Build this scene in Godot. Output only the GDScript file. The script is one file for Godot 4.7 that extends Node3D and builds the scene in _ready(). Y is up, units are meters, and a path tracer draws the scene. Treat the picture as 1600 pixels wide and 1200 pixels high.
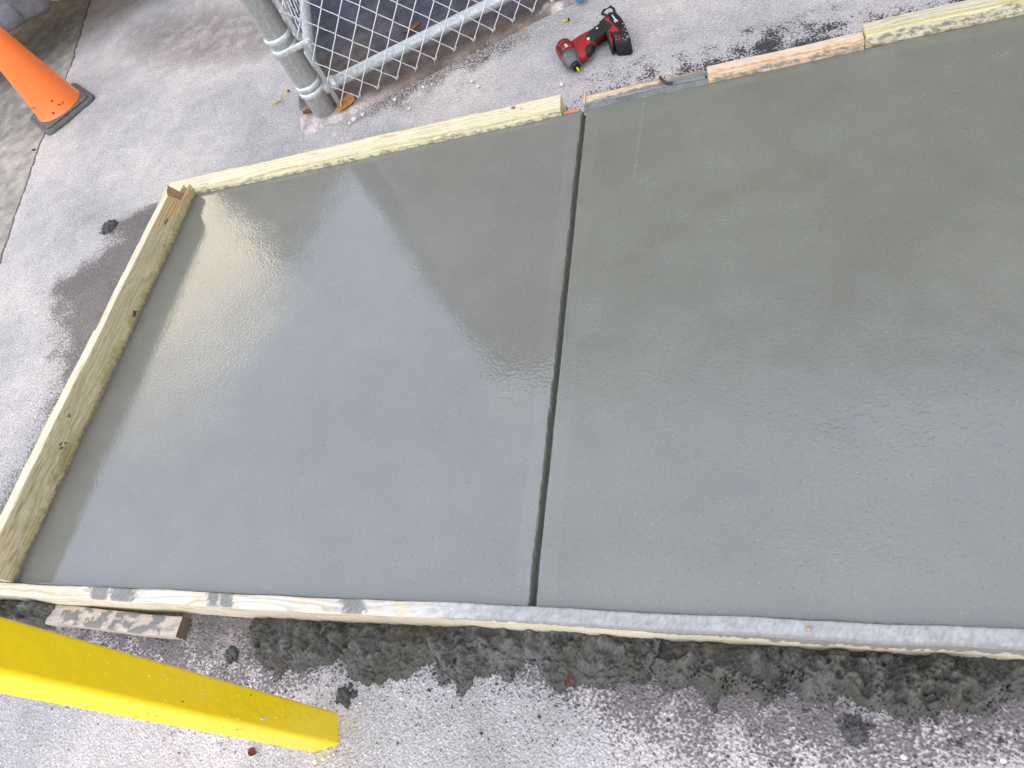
extends Node3D
# Fresh concrete slab in timber forms beside a chain link enclosure, seen from standing height.
# World: x runs along the slab, z across it (towards the viewer is +z), y up, metres.

const SLAB_Y := 0.09
const NEAR_Z := -0.365
const JOINT_X := -0.49
const FENCE_AT := Vector3(-1.63, 0.0, -2.36)
const FENCE_U := Vector3(0.909, 0.0, -0.417)     # along the near fence panel
const FENCE_N := Vector3(0.417, 0.0, 0.909)      # out of the enclosure

var used := {}
var tex := {}
var mats := {}
var rows: Array = []
var rng := RandomNumberGenerator.new()

func _ready() -> void:
	rng.seed = 7741
	make_camera()
	make_light()
	make_textures()
	make_materials()
	build_ground()
	build_pad()
	build_buildings()
	build_slab()
	build_forms()
	build_heaps()
	build_bollard()
	build_cone()
	build_fence()
	build_vehicle()
	build_driver()
	build_small_things()

# ------------------------------------------------------------------ camera, sky, sun
func make_camera() -> void:
	var cam := Camera3D.new()
	cam.name = "camera"
	cam.transform = Transform3D(Basis(Vector3(0.944389, -0.306127, -0.120067), Vector3(0.055799, 0.509026, -0.858941), Vector3(0.324063, 0.804474, 0.497800)).orthonormalized(), Vector3(0, 1.6, 0))
	cam.fov = 55.934
	cam.near = 0.05
	cam.far = 400.0
	add_child(cam)
	cam.current = true

func make_light() -> void:
	var env := Environment.new()
	env.background_mode = Environment.BG_SKY
	var sky := Sky.new()
	var pano := PanoramaSkyMaterial.new()
	pano.panorama = sky_picture()
	pano.energy_multiplier = 1.0
	sky.sky_material = pano
	env.sky = sky
	env.background_energy_multiplier = 1.0
	env.tonemap_mode = Environment.TONE_MAPPER_LINEAR
	env.tonemap_exposure = 3.85
	env.sdfgi_enabled = true
	env.ssao_enabled = true
	env.ssil_enabled = true
	var we := WorldEnvironment.new()
	we.name = "world_environment"
	we.environment = env
	add_child(we)
	var sun := DirectionalLight3D.new()
	sun.name = "sun"
	sun.light_energy = 1.5
	sun.light_color = Color(1.0, 0.96, 0.87)
	sun.light_angular_distance = 0.5
	sun.shadow_enabled = true
	add_child(sun)
	sun.look_at_from_position(Vector3(10.0, 5.0, 0.3), Vector3.ZERO)

func sky_picture() -> ImageTexture:
	# broken bright cloud over blue, the same kind of sky all the way round
	var w := 1024
	var h := 512
	var n := FastNoiseLite.new()
	n.seed = 5
	n.noise_type = FastNoiseLite.TYPE_SIMPLEX_SMOOTH
	n.fractal_octaves = 5
	n.frequency = 1.1
	var data := PackedFloat32Array()
	data.resize(w * h * 3)
	for j in h:
		var el := (0.5 - (j + 0.5) / h) * PI
		var up := sin(el)
		var t := pow(clampf(1.0 - up, 0, 1), 2.2)
		var base := Color(0.35, 0.395, 0.52).lerp(Color(0.74, 0.77, 0.81), t)
		if up < 0.0:
			base = Color(0.3, 0.29, 0.28)
		for i in w:
			var az := TAU * (i + 0.5) / w
			var c := base
			if up >= 0.0:
				var d := Vector3(cos(az) * cos(el), up * 1.7, sin(az) * cos(el))
				var v := n.get_noise_3dv(d)
				var k := smoothstep(0.0 + 0.2 * up, 0.45, v)
				c = base.lerp(Color(0.98, 0.95, 0.89), k * 0.72)
			var o := (j * w + i) * 3
			data[o] = c.r
			data[o + 1] = c.g
			data[o + 2] = c.b
	return ImageTexture.create_from_image(Image.create_from_data(w, h, false, Image.FORMAT_RGBF, data.to_byte_array()))

# ------------------------------------------------------------------ naming helpers
func numbered(called: String) -> String:
	if not used.has(called):
		used[called] = 0
		return called
	used[called] += 1
	return "%s_%03d" % [called, used[called]]

func tag(o: Node, label: String, category := "", group := "") -> Node:
	o.set_meta("label", label)
	if category != "":
		o.set_meta("category", category)
	if group != "":
		o.set_meta("group", group)
	return o

func thing(called: String, label: String, category: String, at := Vector3.ZERO, turn := 0.0, group := "") -> Node3D:
	var o := Node3D.new()
	o.name = numbered(called)
	add_child(o)
	o.position = at
	o.rotation.y = turn
	tag(o, label, category, group)
	return o

func obj(called: String, mesh: Mesh, mat: Material, parent: Node = null) -> MeshInstance3D:
	var m := MeshInstance3D.new()
	m.mesh = mesh
	m.material_override = mat
	if parent == null:
		m.name = numbered(called)
		add_child(m)
	else:
		m.name = called
		parent.add_child(m, true)
	return m

func struct(called: String, mesh: Mesh, mat: Material) -> MeshInstance3D:
	var m := obj(called, mesh, mat)
	m.set_meta("kind", "structure")
	return m

# ------------------------------------------------------------------ mesh helpers
func begin() -> SurfaceTool:
	var st := SurfaceTool.new()
	st.begin(Mesh.PRIMITIVE_TRIANGLES)
	return st

# corners run counter-clockwise seen from outside
func tri(st: SurfaceTool, a: Vector3, b: Vector3, c: Vector3) -> void:
	st.add_vertex(a)
	st.add_vertex(c)
	st.add_vertex(b)

func quad(st: SurfaceTool, a: Vector3, b: Vector3, c: Vector3, d: Vector3) -> void:
	tri(st, a, b, c)
	tri(st, a, c, d)

func done(st: SurfaceTool, flat := false) -> ArrayMesh:
	if not flat:
		st.index()
	st.generate_normals()
	return st.commit()

# upright prism over a polygon in (x, z), chamfered at both rims
func prism(st: SurfaceTool, pts: PackedVector2Array, y0: float, y1: float, bev := 0.002) -> void:
	var p := pts.duplicate()
	var area := 0.0
	for i in p.size():
		area += p[i].cross(p[(i + 1) % p.size()])
	if area < 0:
		p.reverse()
	var inner := PackedVector2Array()
	var n := p.size()
	for i in n:
		var e0 := (p[i] - p[(i + n - 1) % n]).normalized()
		var e1 := (p[(i + 1) % n] - p[i]).normalized()
		var nn := Vector2(-e0.y, e0.x) + Vector2(-e1.y, e1.x)
		nn = nn.normalized() / maxf(0.5, sqrt((1.0 + e0.dot(e1)) * 0.5))
		inner.append(p[i] + nn * bev)
	var rings := [[inner, y0], [p, y0 + bev], [p, y1 - bev], [inner, y1]]
	for r in 3:
		for i in n:
			var k := (i + 1) % n
			var a: Vector2 = rings[r][0][i]
			var b: Vector2 = rings[r][0][k]
			var c: Vector2 = rings[r + 1][0][k]
			var d: Vector2 = rings[r + 1][0][i]
			var ya: float = rings[r][1]
			var yb: float = rings[r + 1][1]
			quad(st, Vector3(b.x, ya, b.y), Vector3(a.x, ya, a.y), Vector3(d.x, yb, d.y), Vector3(c.x, yb, c.y))
	var ids := Geometry2D.triangulate_polygon(inner)
	for i in range(0, ids.size(), 3):
		var a := inner[ids[i]]
		var b := inner[ids[i + 1]]
		var c := inner[ids[i + 2]]
		if (b - a).cross(c - a) > 0:
			var s := b
			b = c
			c = s
		tri(st, Vector3(a.x, y1, a.y), Vector3(b.x, y1, b.y), Vector3(c.x, y1, c.y))
		tri(st, Vector3(a.x, y0, a.y), Vector3(c.x, y0, c.y), Vector3(b.x, y0, b.y))

func box_pts(hx: float, hz: float, r := 0.0, seg := 4, cx := 0.0, cz := 0.0) -> PackedVector2Array:
	var p := PackedVector2Array()
	if r <= 0.0:
		return PackedVector2Array([Vector2(cx - hx, cz - hz), Vector2(cx + hx, cz - hz), Vector2(cx + hx, cz + hz), Vector2(cx - hx, cz + hz)])
	var cs := [Vector2(hx - r, hz - r), Vector2(-hx + r, hz - r), Vector2(-hx + r, -hz + r), Vector2(hx - r, -hz + r)]
	for k in 4:
		for s in seg + 1:
			var a := PI / 2 * (k + float(s) / seg)
			p.append(Vector2(cx, cz) + cs[k] + Vector2(cos(a), sin(a)) * r)
	return p

func axes(dir: Vector3) -> Basis:
	var y := dir.normalized()
	var x := y.cross(Vector3.RIGHT if absf(y.x) < 0.8 else Vector3.FORWARD).normalized()
	return Basis(x, y, x.cross(y))

# solid of revolution: profile of (radius, distance along) about the axis from a
func lathe(st: SurfaceTool, a: Vector3, dir: Vector3, prof: PackedVector2Array, seg := 24) -> void:
	var b := axes(dir)
	for i in prof.size() - 1:
		for s in seg:
			var t0 := TAU * s / seg
			var t1 := TAU * (s + 1) / seg
			var e0 := b.x * cos(t0) + b.z * sin(t0)
			var e1 := b.x * cos(t1) + b.z * sin(t1)
			var p00 := a + b.y * prof[i].y + e0 * prof[i].x
			var p01 := a + b.y * prof[i].y + e1 * prof[i].x
			var p10 := a + b.y * prof[i + 1].y + e0 * prof[i + 1].x
			var p11 := a + b.y * prof[i + 1].y + e1 * prof[i + 1].x
			if prof[i].x > 1e-6:
				tri(st, p00, p10, p01)
			if prof[i + 1].x > 1e-6:
				tri(st, p01, p10, p11)

func tube(st: SurfaceTool, pts: PackedVector3Array, r: float, seg := 6) -> void:
	var prev: Array = []
	for i in pts.size():
		var d := pts[mini(i + 1, pts.size() - 1)] - pts[maxi(i - 1, 0)]
		var b := axes(d)
		var ring := []
		for s in seg:
			var t := TAU * s / seg
			ring.append(pts[i] + (b.x * cos(t) + b.z * sin(t)) * r)
		if i > 0:
			for s in seg:
				var k := (s + 1) % seg
				tri(st, prev[s], ring[s], prev[k])
				tri(st, prev[k], ring[s], ring[k])
		prev = ring

# grid mesh from positions row by row; normals from neighbours
func grid(nx: int, nz: int, pos: PackedVector3Array, uv: PackedVector2Array, col: PackedColorArray, flip := false) -> ArrayMesh:
	var nor := PackedVector3Array()
	nor.resize(nx * nz)
	for j in nz:
		for i in nx:
			var a := pos[j * nx + mini(i + 1, nx - 1)] - pos[j * nx + maxi(i - 1, 0)]
			var b := pos[mini(j + 1, nz - 1) * nx + i] - pos[maxi(j - 1, 0) * nx + i]
			var n := b.cross(a).normalized()
			nor[j * nx + i] = -n if flip else n
	var idx := PackedInt32Array()
	idx.resize((nx - 1) * (nz - 1) * 6)
	var o := 0
	for j in nz - 1:
		for i in nx - 1:
			var p := j * nx + i
			var q := p + nx
			if flip:
				idx[o] = p; idx[o + 1] = q; idx[o + 2] = p + 1
				idx[o + 3] = p + 1; idx[o + 4] = q; idx[o + 5] = q + 1
			else:
				idx[o] = p; idx[o + 1] = p + 1; idx[o + 2] = q
				idx[o + 3] = p + 1; idx[o + 4] = q + 1; idx[o + 5] = q
			o += 6
	var arr := []
	arr.resize(Mesh.ARRAY_MAX)
	arr[Mesh.ARRAY_VERTEX] = pos
	arr[Mesh.ARRAY_NORMAL] = nor
	if uv.size() > 0:
		arr[Mesh.ARRAY_TEX_UV] = uv
	if col.size() > 0:
		arr[Mesh.ARRAY_COLOR] = col
	arr[Mesh.ARRAY_INDEX] = idx
	var m := ArrayMesh.new()
	m.add_surface_from_arrays(Mesh.PRIMITIVE_TRIANGLES, arr)
	return m

func spread(a: float, b: float, step: float) -> PackedFloat32Array:
	var out := PackedFloat32Array()
	var n := maxi(1, int(round((b - a) / step)))
	for i in n + 1:
		out.append(lerpf(a, b, float(i) / n))
	return out

func rock(r: float, sd: int, flatten := 0.75) -> ArrayMesh:
	var n := FastNoiseLite.new()
	n.seed = sd
	n.noise_type = FastNoiseLite.TYPE_CELLULAR
	n.frequency = 0.9
	var st := begin()
	var nu := 10
	var nv := 7
	var pt := func(i: int, j: int) -> Vector3:
		var a := TAU * (i % nu) / nu
		var b := PI * j / nv - PI / 2
		var d := Vector3(cos(a) * cos(b), sin(b), sin(a) * cos(b))
		return d * r * (1.0 + 0.75 * n.get_noise_3dv(d * 1.3)) * Vector3(1, flatten, 0.85)
	for j in nv:
		for i in nu:
			var a: Vector3 = pt.call(i, j)
			var b: Vector3 = pt.call(i + 1, j)
			var c: Vector3 = pt.call(i + 1, j + 1)
			var d: Vector3 = pt.call(i, j + 1)
			if j > 0:
				tri(st, a, c, b)
			if j < nv - 1:
				tri(st, a, d, c)
	return done(st, true)

# ------------------------------------------------------------------ textures
func noise(sd: int, px: float, kind := FastNoiseLite.TYPE_SIMPLEX_SMOOTH, oct := 3) -> FastNoiseLite:
	var n := FastNoiseLite.new()
	n.seed = sd
	n.noise_type = kind
	n.frequency = 1.0 / px
	n.fractal_octaves = oct
	if oct <= 1:
		n.fractal_type = FastNoiseLite.FRACTAL_NONE
	return n

func nbytes(n: FastNoiseLite, w: int, h: int) -> PackedByteArray:
	var im := n.get_image(w, h, false, false, true)
	im.convert(Image.FORMAT_L8)
	return im.get_data()

func run_rows(h: int, call: Callable) -> PackedByteArray:
	rows = []
	rows.resize(h)
	var id := WorkerThreadPool.add_group_task(call, h, 4, true)
	WorkerThreadPool.wait_for_group_task_completion(id)
	var out := PackedByteArray()
	for r in rows:
		out.append_array(r)
	return out

func texture(data: PackedByteArray, w: int, h: int, fmt: Image.Format) -> ImageTexture:
	return ImageTexture.create_from_image(Image.create_from_data(w, h, false, fmt, data))

func relief(height: PackedByteArray, w: int, h: int, fmt: Image.Format, scale: float) -> ImageTexture:
	var im := Image.create_from_data(w, h, false, fmt, height)
	im.bump_map_to_normal_map(scale)
	im.convert(Image.FORMAT_RGB8)
	return ImageTexture.create_from_image(im)

func along(pts: Array, t: float) -> float:
	# piecewise linear through [t, value] pairs in rising t
	if t <= pts[0][0]:
		return pts[0][1]
	for i in pts.size() - 1:
		if t <= pts[i + 1][0]:
			return lerpf(pts[i][1], pts[i + 1][1], (t - pts[i][0]) / (pts[i + 1][0] - pts[i][0]))
	return pts[pts.size() - 1][1]

func far_z(x: float) -> float:
	return -1.885 - 0.0515 * (x + 2.03)

var gw := 2048
var ga: PackedByteArray
var gb: PackedByteArray
var gc: PackedByteArray
var gd: PackedByteArray
var ge: PackedByteArray
var gheight: Array = []

func ground_row(j: int) -> void:
	var out := PackedByteArray()
	out.resize(gw * 3)
	var hh := PackedByteArray()
	hh.resize(gw)
	var z := -4.4 + 5.4 * (j + 0.5) / gw
	var wet_x := along([[-2.12, -1.8], [-2.04, -2.1], [-1.98, -2.36], [-1.9, -2.53], [-1.8, -2.46], [-1.7, -2.55], [-1.57, -2.68], [-1.43, -2.55], [-1.2, -2.4], [-1.0, -2.33], [-0.8, -2.32], [-0.6, -2.34], [-0.4, -2.24]], z)
	var seam := along([[-4.4, -3.93], [-3.98, -3.81], [-3.31, -3.58], [-2.5, -3.36], [-1.8, -3.15], [1.0, -2.2]], z)
	var rr := RandomNumberGenerator.new()
	rr.seed = j * 7919 + 3
	for i in gw:
		var x := -4.4 + 5.4 * (i + 0.5) / gw
		var o := j * gw + i
		var a := ga[o] / 255.0       # grain of the surface, about 4 mm
		var b := gb[o] / 255.0       # 1 cm specks
		var c := gc[o] / 255.0       # 5 cm blotches
		var d := gd[o] / 255.0       # half metre patches
		var e := ge[o] / 255.0       # pits, cellular
		var w := rr.randf()
		var v := 0.92 + (a - 0.5) * 0.2 + (w - 0.5) * 0.24 + (c - 0.5) * 0.10 + (d - 0.5) * 0.26
		var h := 0.5 + (a - 0.5) * 0.55 + (w - 0.5) * 0.2
		var r := 203.0
		var g := 196.0
		var bl := 189.0
		var warm := clampf((d - 0.42) * 2.2, 0, 1)
		g = lerpf(g, 191.0, warm)
		bl = lerpf(bl, 180.0, warm)
		if w > 0.985:
			v += 0.22
		if w < 0.006 and a < 0.5:
			v -= 0.35
		if x < seam:
			r = 172.0
			g = 164.0
			bl = 150.0
			v += (c - 0.5) * 0.25
		var sd := absf(x - seam + (c - 0.5) * 0.02)
		if sd < 0.006:
			v *= 0.55
			h -= 0.3
		# slurry that soaked into the paving along the left form
		var soak := 0.0
		if x < -2.03:
			soak = smoothstep(-0.05, 0.07, x - wet_x + 0.05 + (c - 0.5) * 0.16 + (b - 0.5) * 0.16 + (w - 0.5) * 0.06)
			if soak > 0.0 and x > -2.9:
				var s2 := smoothstep(0.3, 0.75, soak + (a - 0.5) * 0.9 + (w - 0.5) * 0.5 + (b - 0.5) * 0.5 - 0.1) * 0.9
				r = lerpf(r, 106.0, s2)
				g = lerpf(g, 98.0, s2)
				bl = lerpf(bl, 92.0, s2)
		# splatter in front of the near form: pale film broken by dark damp flecks
		if z > -0.36:
			var reach := along([[-1.9, 0.8], [-1.2, 0.95], [-0.95, 0.72], [-0.6, 0.66], [-0.42, 0.95], [-0.1, 1.15], [0.1, 1.1], [0.4, 0.9]], x)
			var near := (z + 0.33) / (reach * (0.22 + (c - 0.5) * 0.2 + (d - 0.5) * 0.2))
			var damp := (1.0 - smoothstep(0.5, 0.85, near + (b - 0.5) * 0.7 + (a - 0.5) * 0.4 + (c - 0.5) * 0.7)) * clampf(0.75 + (w - 0.5) * 0.6, 0, 1)
			r = lerpf(r, 114.0, damp * 0.85)
			g = lerpf(g, 104.0, damp * 0.85)
			bl = lerpf(bl, 98.0, damp * 0.85)
			var cover := 1.0 - smoothstep(0.45, 1.6, near)
			if cover > 0.0:
				var f := b * 0.46 + e * 0.2 + c * 0.52
				var th := lerpf(0.28, 0.61, cover)
				var k := 1.0 - smoothstep(th - 0.025, th + 0.02, f)
				var film := cover * 0.5 * (1.0 - damp)
				r = lerpf(r, 205.0, film)
				g = lerpf(g, 194.0, film)
				bl = lerpf(bl, 191.0, film)
				k *= 0.5 + (c - 0.3) * 0.5
				r = lerpf(r, 100.0, k)
				g = lerpf(g, 91.0, k)
				bl = lerpf(bl, 88.0, k)
				h -= k * 0.3
		# damp crumbs thrown out behind the far forms
		if x > -0.62 and z < -1.98 and z > -2.5:
			var dd := (far_z(x) - 0.07) - z + (c - 0.5) * 0.12
			var cover2 := (1.0 - smoothstep(0.04, 0.28, dd + (d - 0.5) * 0.2)) * smoothstep(-0.62, -0.35, x + (c - 0.5) * 0.2)
			cover2 *= 0.7 + 0.3 * smoothstep(-0.25, 0.1, x)
			if cover2 > 0.0:
				var f2 := b * 0.65 + e * 0.2 + c * 0.35
				var th2 := lerpf(0.32, 0.80, cover2)
				var k2 := 1.0 - smoothstep(th2 - 0.025, th2 + 0.02, f2)
				r = lerpf(r, 78.0, k2)
				g = lerpf(g, 74.0, k2)
				bl = lerpf(bl, 70.0, k2)
				h += k2 * 0.2
		# grit and soil washed along the edge of the enclosure pad
		var pt := (x + 1.712) * 0.909 + (z + 2.219) * -0.417
		var pn := (x + 1.712) * 0.417 + (z + 2.219) * 0.909
		if pn > -0.02 and pn < 0.22 and pt > 0.1 and pt < 1.15:
			var s3 := (1.0 - smoothstep(0.02, 0.15, pn + (c - 0.5) * 0.12)) * smoothstep(0.15, 0.4, pt) * (1.0 - smoothstep(0.85, 1.1, pt))
			s3 *= 1.0 - smoothstep(0.42, 0.62, b * 0.5 + a * 0.5 + (1.0 - s3) * 0.15)
			r = lerpf(r, 96.0, s3)
			g = lerpf(g, 86.0, s3)
			bl = lerpf(bl, 78.0, s3)
		# patches of darker brown on the drive, in speckles
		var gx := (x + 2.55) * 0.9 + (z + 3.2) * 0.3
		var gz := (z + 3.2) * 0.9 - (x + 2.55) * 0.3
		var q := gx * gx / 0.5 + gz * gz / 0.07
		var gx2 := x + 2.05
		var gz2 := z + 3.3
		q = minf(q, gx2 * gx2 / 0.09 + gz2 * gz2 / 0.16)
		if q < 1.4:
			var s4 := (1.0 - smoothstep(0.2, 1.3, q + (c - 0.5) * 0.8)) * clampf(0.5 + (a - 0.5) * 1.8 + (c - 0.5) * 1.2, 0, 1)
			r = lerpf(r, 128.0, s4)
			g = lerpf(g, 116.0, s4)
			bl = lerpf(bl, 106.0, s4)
		out[i * 3] = int(clampf(r * v, 0, 255))
		out[i * 3 + 1] = int(clampf(g * v, 0, 255))
		out[i * 3 + 2] = int(clampf(bl * v, 0, 255))
		hh[i] = int(clampf(h * 255.0, 0, 255))
	rows[j] = out
	gheight[j] = hh

var pw := 1024
func pad_row(j: int) -> void:
	# across: t 0..2.6 m along the near edge, down: n 0..2.6 m into the enclosure
	var out := PackedByteArray()
	out.resize(pw * 3)
	var n := 2.6 * (j + 0.5) / pw
	var rr := RandomNumberGenerator.new()
	rr.seed = j * 31 + 5
	for i in pw:
		var t := 2.6 * (i + 0.5) / pw
		var o := j * gw + i
		var a := ga[o] / 255.0
		var b := gb[o] / 255.0
		var c := gc[o] / 255.0
		var d := gd[o] / 255.0
		var w := rr.randf()
		var v := 0.95 + (a - 0.5) * 0.3 + (w - 0.5) * 0.16 + (c - 0.5) * 0.6
		# clean concrete at the corner by the post and at the far end of the edge
		var clean := 1.0 - smoothstep(0.16, 0.34, t * 0.62 + n * 1.35 + (c - 0.5) * 0.2 + (b - 0.5) * 0.08)
		var end := smoothstep(1.02, 1.2, t - n * 1.1 + (c - 0.5) * 0.25)
		clean = maxf(clean, end * 0.9)
		var r := 98.0
		var g := 86.0
		var bl := 80.0
		var blue := smoothstep(0.26, 0.5, n + (d - 0.5) * 0.4 + (t - 0.7) * 0.3)  # bluish reflection of the sky, put into the pad's colour
		r = lerpf(r, 72.0, blue)
		g = lerpf(g, 72.0, blue)
		bl = lerpf(bl, 86.0, blue)
		var edge := 1.0 - smoothstep(0.02, 0.1, n + (c - 0.5) * 0.1)
		r = lerpf(r, 140.0, edge * 0.6)
		g = lerpf(g, 124.0, edge * 0.6)
		bl = lerpf(bl, 106.0, edge * 0.6)
		r = lerpf(r, 205.0, clean)
		g = lerpf(g, 190.0, clean)
		bl = lerpf(bl, 182.0, clean)
		if w > 0.994 and b > 0.55:
			v += 0.9
		if b < 0.2:
			v -= 0.15
		out[i * 3] = int(clampf(r * v, 0, 255))
		out[i * 3 + 1] = int(clampf(g * v, 0, 255))
		out[i * 3 + 2] = int(clampf(bl * v, 0, 255))
	rows[j] = out

var sw := 2048
var sh := 1024
var sa: PackedByteArray
var sb: PackedByteArray
var sc: PackedByteArray
var sd_: PackedByteArray
var se: PackedByteArray
var sheight: Array = []
var srough: Array = []

func slab_row(j: int) -> void:
	var out := PackedByteArray()
	out.resize(sw * 3)
	var hh := PackedFloat32Array()
	hh.resize(sw)
	var ro := PackedByteArray()
	ro.resize(sw)
	var z := -2.15 + 1.8 * (j + 0.5) / sh
	var rr := RandomNumberGenerator.new()
	rr.seed = j * 101 + 9
	for i in sw:
		var x := -2.1 + 4.2 * (i + 0.5) / sw
		var o := j * sw + i
		var a := sa[o] / 255.0     # 1 cm skin
		var b := sb[o] / 255.0     # stretched trowel ripple
		var c := sc[o] / 255.0     # 15 cm mottling
		var d := sd_[o] / 255.0    # half metre
		var e := se[o] / 255.0     # pocks
		var w := rr.randf()
		var right := smoothstep(JOINT_X - 0.01, JOINT_X + 0.01, x)
		var v := 1.0 + (c - 0.5) * 0.05 + (d - 0.5) * 0.06 + (a - 0.5) * 0.05 + (w - 0.5) * 0.035
		var r := lerpf(123.0, 118.0, right)
		var g := lerpf(121.5, 118.0, right)
		var bl := lerpf(112.0, 106.0, right)
		# damp film is uneven: half dried areas are duller
		var rough := lerpf(0.10, 0.24, right) + (c - 0.5) * 0.05 * (0.5 + right) + (d - 0.5) * 0.06
		# edging tool band beside the joint
		var jd := absf(x - JOINT_X)
		if jd < 0.05:
			v *= 1.025
			rough -= 0.04
		# flat of the float set down beside the joint
		if x > JOINT_X + 0.02 and x < JOINT_X + 0.105 and z > -1.2 and z < -1.03 - (x - JOINT_X) * 0.5:
			v *= 1.025 + (a - 0.5) * 0.03
			r -= 1.0
			bl += 3.0
		# a roughened, open patch in the right bay
		var px := (x - 0.30) / 0.24
		var pz := (z + 0.74) / 0.13
		var open := 1.0 - smoothstep(0.3, 1.3, px * px + pz * pz + (c - 0.5) * 1.2)
		var px2 := (x - 0.06) / 0.4
		var pz2 := (z + 0.62) / 0.24
		var wavy := 1.0 - smoothstep(0.2, 1.4, px2 * px2 + pz2 * pz2 + (c - 0.5) * 1.0)
		var lx := (x + 1.75) / 0.35
		var lz := (z + 1.1) / 0.6
		var lwav := 1.0 - smoothstep(0.3, 1.4, lx * lx + lz * lz)
		var h := (a - 0.5) * 0.2 + (b - 0.5) * (0.13 + 0.5 * wavy + 0.55 * lwav)
		h += (smoothstep(0.35, 0.8, e) - 0.5) * open * 0.28
		if e < 0.04 and c > 0.6:
			h -= 0.1
		# sandy streak left by the float, and its last sweeps
		var ss := absf(z - lerpf(-1.28, -1.55, clampf((x + 0.38) / 0.5, 0, 1)) + (d - 0.5) * 0.12)
		if x > -0.4 and x < 0.2:
			var sk := (1.0 - smoothstep(0.0, 0.055, ss + (c - 0.5) * 0.08)) * smoothstep(0.3, 0.8, a) * 0.6
			r = lerpf(r, r * 0.93, sk)
			g = lerpf(g, g * 0.91, sk)
			bl = lerpf(bl, bl * 0.78, sk)
			h += sk * 0.3
		var arc := fposmod(Vector2(x - 0.9, z + 0.1).length() / 0.31 + (d - 0.5) * 0.5, 1.0)
		if arc < 0.012 and a > 0.45 and c > 0.5:
			h += 0.2 * (a - 0.45)
		# long trowel scratches
		var s1 := absf((x + 0.305) + (z + 1.8) * 0.06)
		if s1 < 0.0022 and z > -1.95 and z < -1.62 and a > 0.33:
			h += 0.6
			v *= 1.12
		var rim := minf(absf(z - NEAR_Z), absf(z - far_z(x)))
		if rim < 0.03 and a > 0.55:
			h += (w - 0.5) * 0.2
		if w > 0.9985:
			v *= 1.3
		if w < 0.0012:
			v *= 0.6
			h -= 0.4
		hh[i] = h
		ro[i] = int(clampf((rough - open * 0.13 - wavy * 0.08 + (a - 0.5) * 0.03) * 255.0, 18, 255))
		out[i * 3] = int(clampf(r * v, 0, 255))
		out[i * 3 + 1] = int(clampf(g * v, 0, 255))
		out[i * 3 + 2] = int(clampf(bl * v, 0, 255))
	rows[j] = out
	sheight[j] = hh
	srough[j] = ro

func make_textures() -> void:
	# ground
	ga = nbytes(noise(1, 2.6, FastNoiseLite.TYPE_SIMPLEX, 2), gw, gw)
	gb = nbytes(noise(2, 3.7, FastNoiseLite.TYPE_SIMPLEX_SMOOTH, 2), gw, gw)
	gc = nbytes(noise(3, 42.0, FastNoiseLite.TYPE_SIMPLEX_SMOOTH, 4), gw, gw)
	gd = nbytes(noise(4, 330.0, FastNoiseLite.TYPE_SIMPLEX_SMOOTH, 4), gw, gw)
	ge = nbytes(noise(5, 7.0, FastNoiseLite.TYPE_CELLULAR, 1), gw, gw)
	gheight.resize(gw)
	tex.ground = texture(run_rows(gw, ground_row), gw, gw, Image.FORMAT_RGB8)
	var hb := PackedByteArray()
	for r in gheight:
		hb.append_array(r)
	tex.ground_n = relief(hb, gw, gw, Image.FORMAT_L8, 3.0)
	gheight.clear()
	tex.pad = texture(run_rows(pw, pad_row), pw, pw, Image.FORMAT_RGB8)
	# slab
	sa = nbytes(noise(11, 7.0, FastNoiseLite.TYPE_SIMPLEX_SMOOTH, 2), sw, sh)
	var bn := noise(12, 5.5, FastNoiseLite.TYPE_SIMPLEX_SMOOTH, 2)
	bn.domain_warp_enabled = true
	bn.domain_warp_amplitude = 6.0
	bn.domain_warp_frequency = 0.03
	sb = nbytes(bn, sw, sh)
	sc = nbytes(noise(13, 80.0, FastNoiseLite.TYPE_SIMPLEX_SMOOTH, 4), sw, sh)
	sd_ = nbytes(noise(14, 330.0, FastNoiseLite.TYPE_SIMPLEX_SMOOTH, 3), sw, sh)
	se = nbytes(noise(15, 5.5, FastNoiseLite.TYPE_CELLULAR, 1), sw, sh)
	sheight.resize(sh)
	srough.resize(sh)
	tex.slab = texture(run_rows(sh, slab_row), sw, sh, Image.FORMAT_RGB8)
	var hf := PackedByteArray()
	var rb := PackedByteArray()
	for r in sheight:
		hf.append_array(r.to_byte_array())
	for r in srough:
		rb.append_array(r)
	tex.slab_n = relief(hf, sw, sh, Image.FORMAT_RF, 0.40)
	tex.slab_r = texture(rb, sw, sh, Image.FORMAT_L8)
	sheight.clear()
	srough.clear()
	# wood: growth rings drawn out along the board, with a few knots
	tex.wood = wood_picture(21)
	tex.grit_n = relief(nbytes(noise(31, 3.0, FastNoiseLite.TYPE_SIMPLEX, 3), 512, 512), 512, 512, Image.FORMAT_L8, 2.2)
	tex.skin_n = relief(nbytes(noise(32, 26.0, FastNoiseLite.TYPE_SIMPLEX_SMOOTH, 3), 512, 512), 512, 512, Image.FORMAT_L8, 2.0)
	tex.mottle = mottle_picture()

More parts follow.
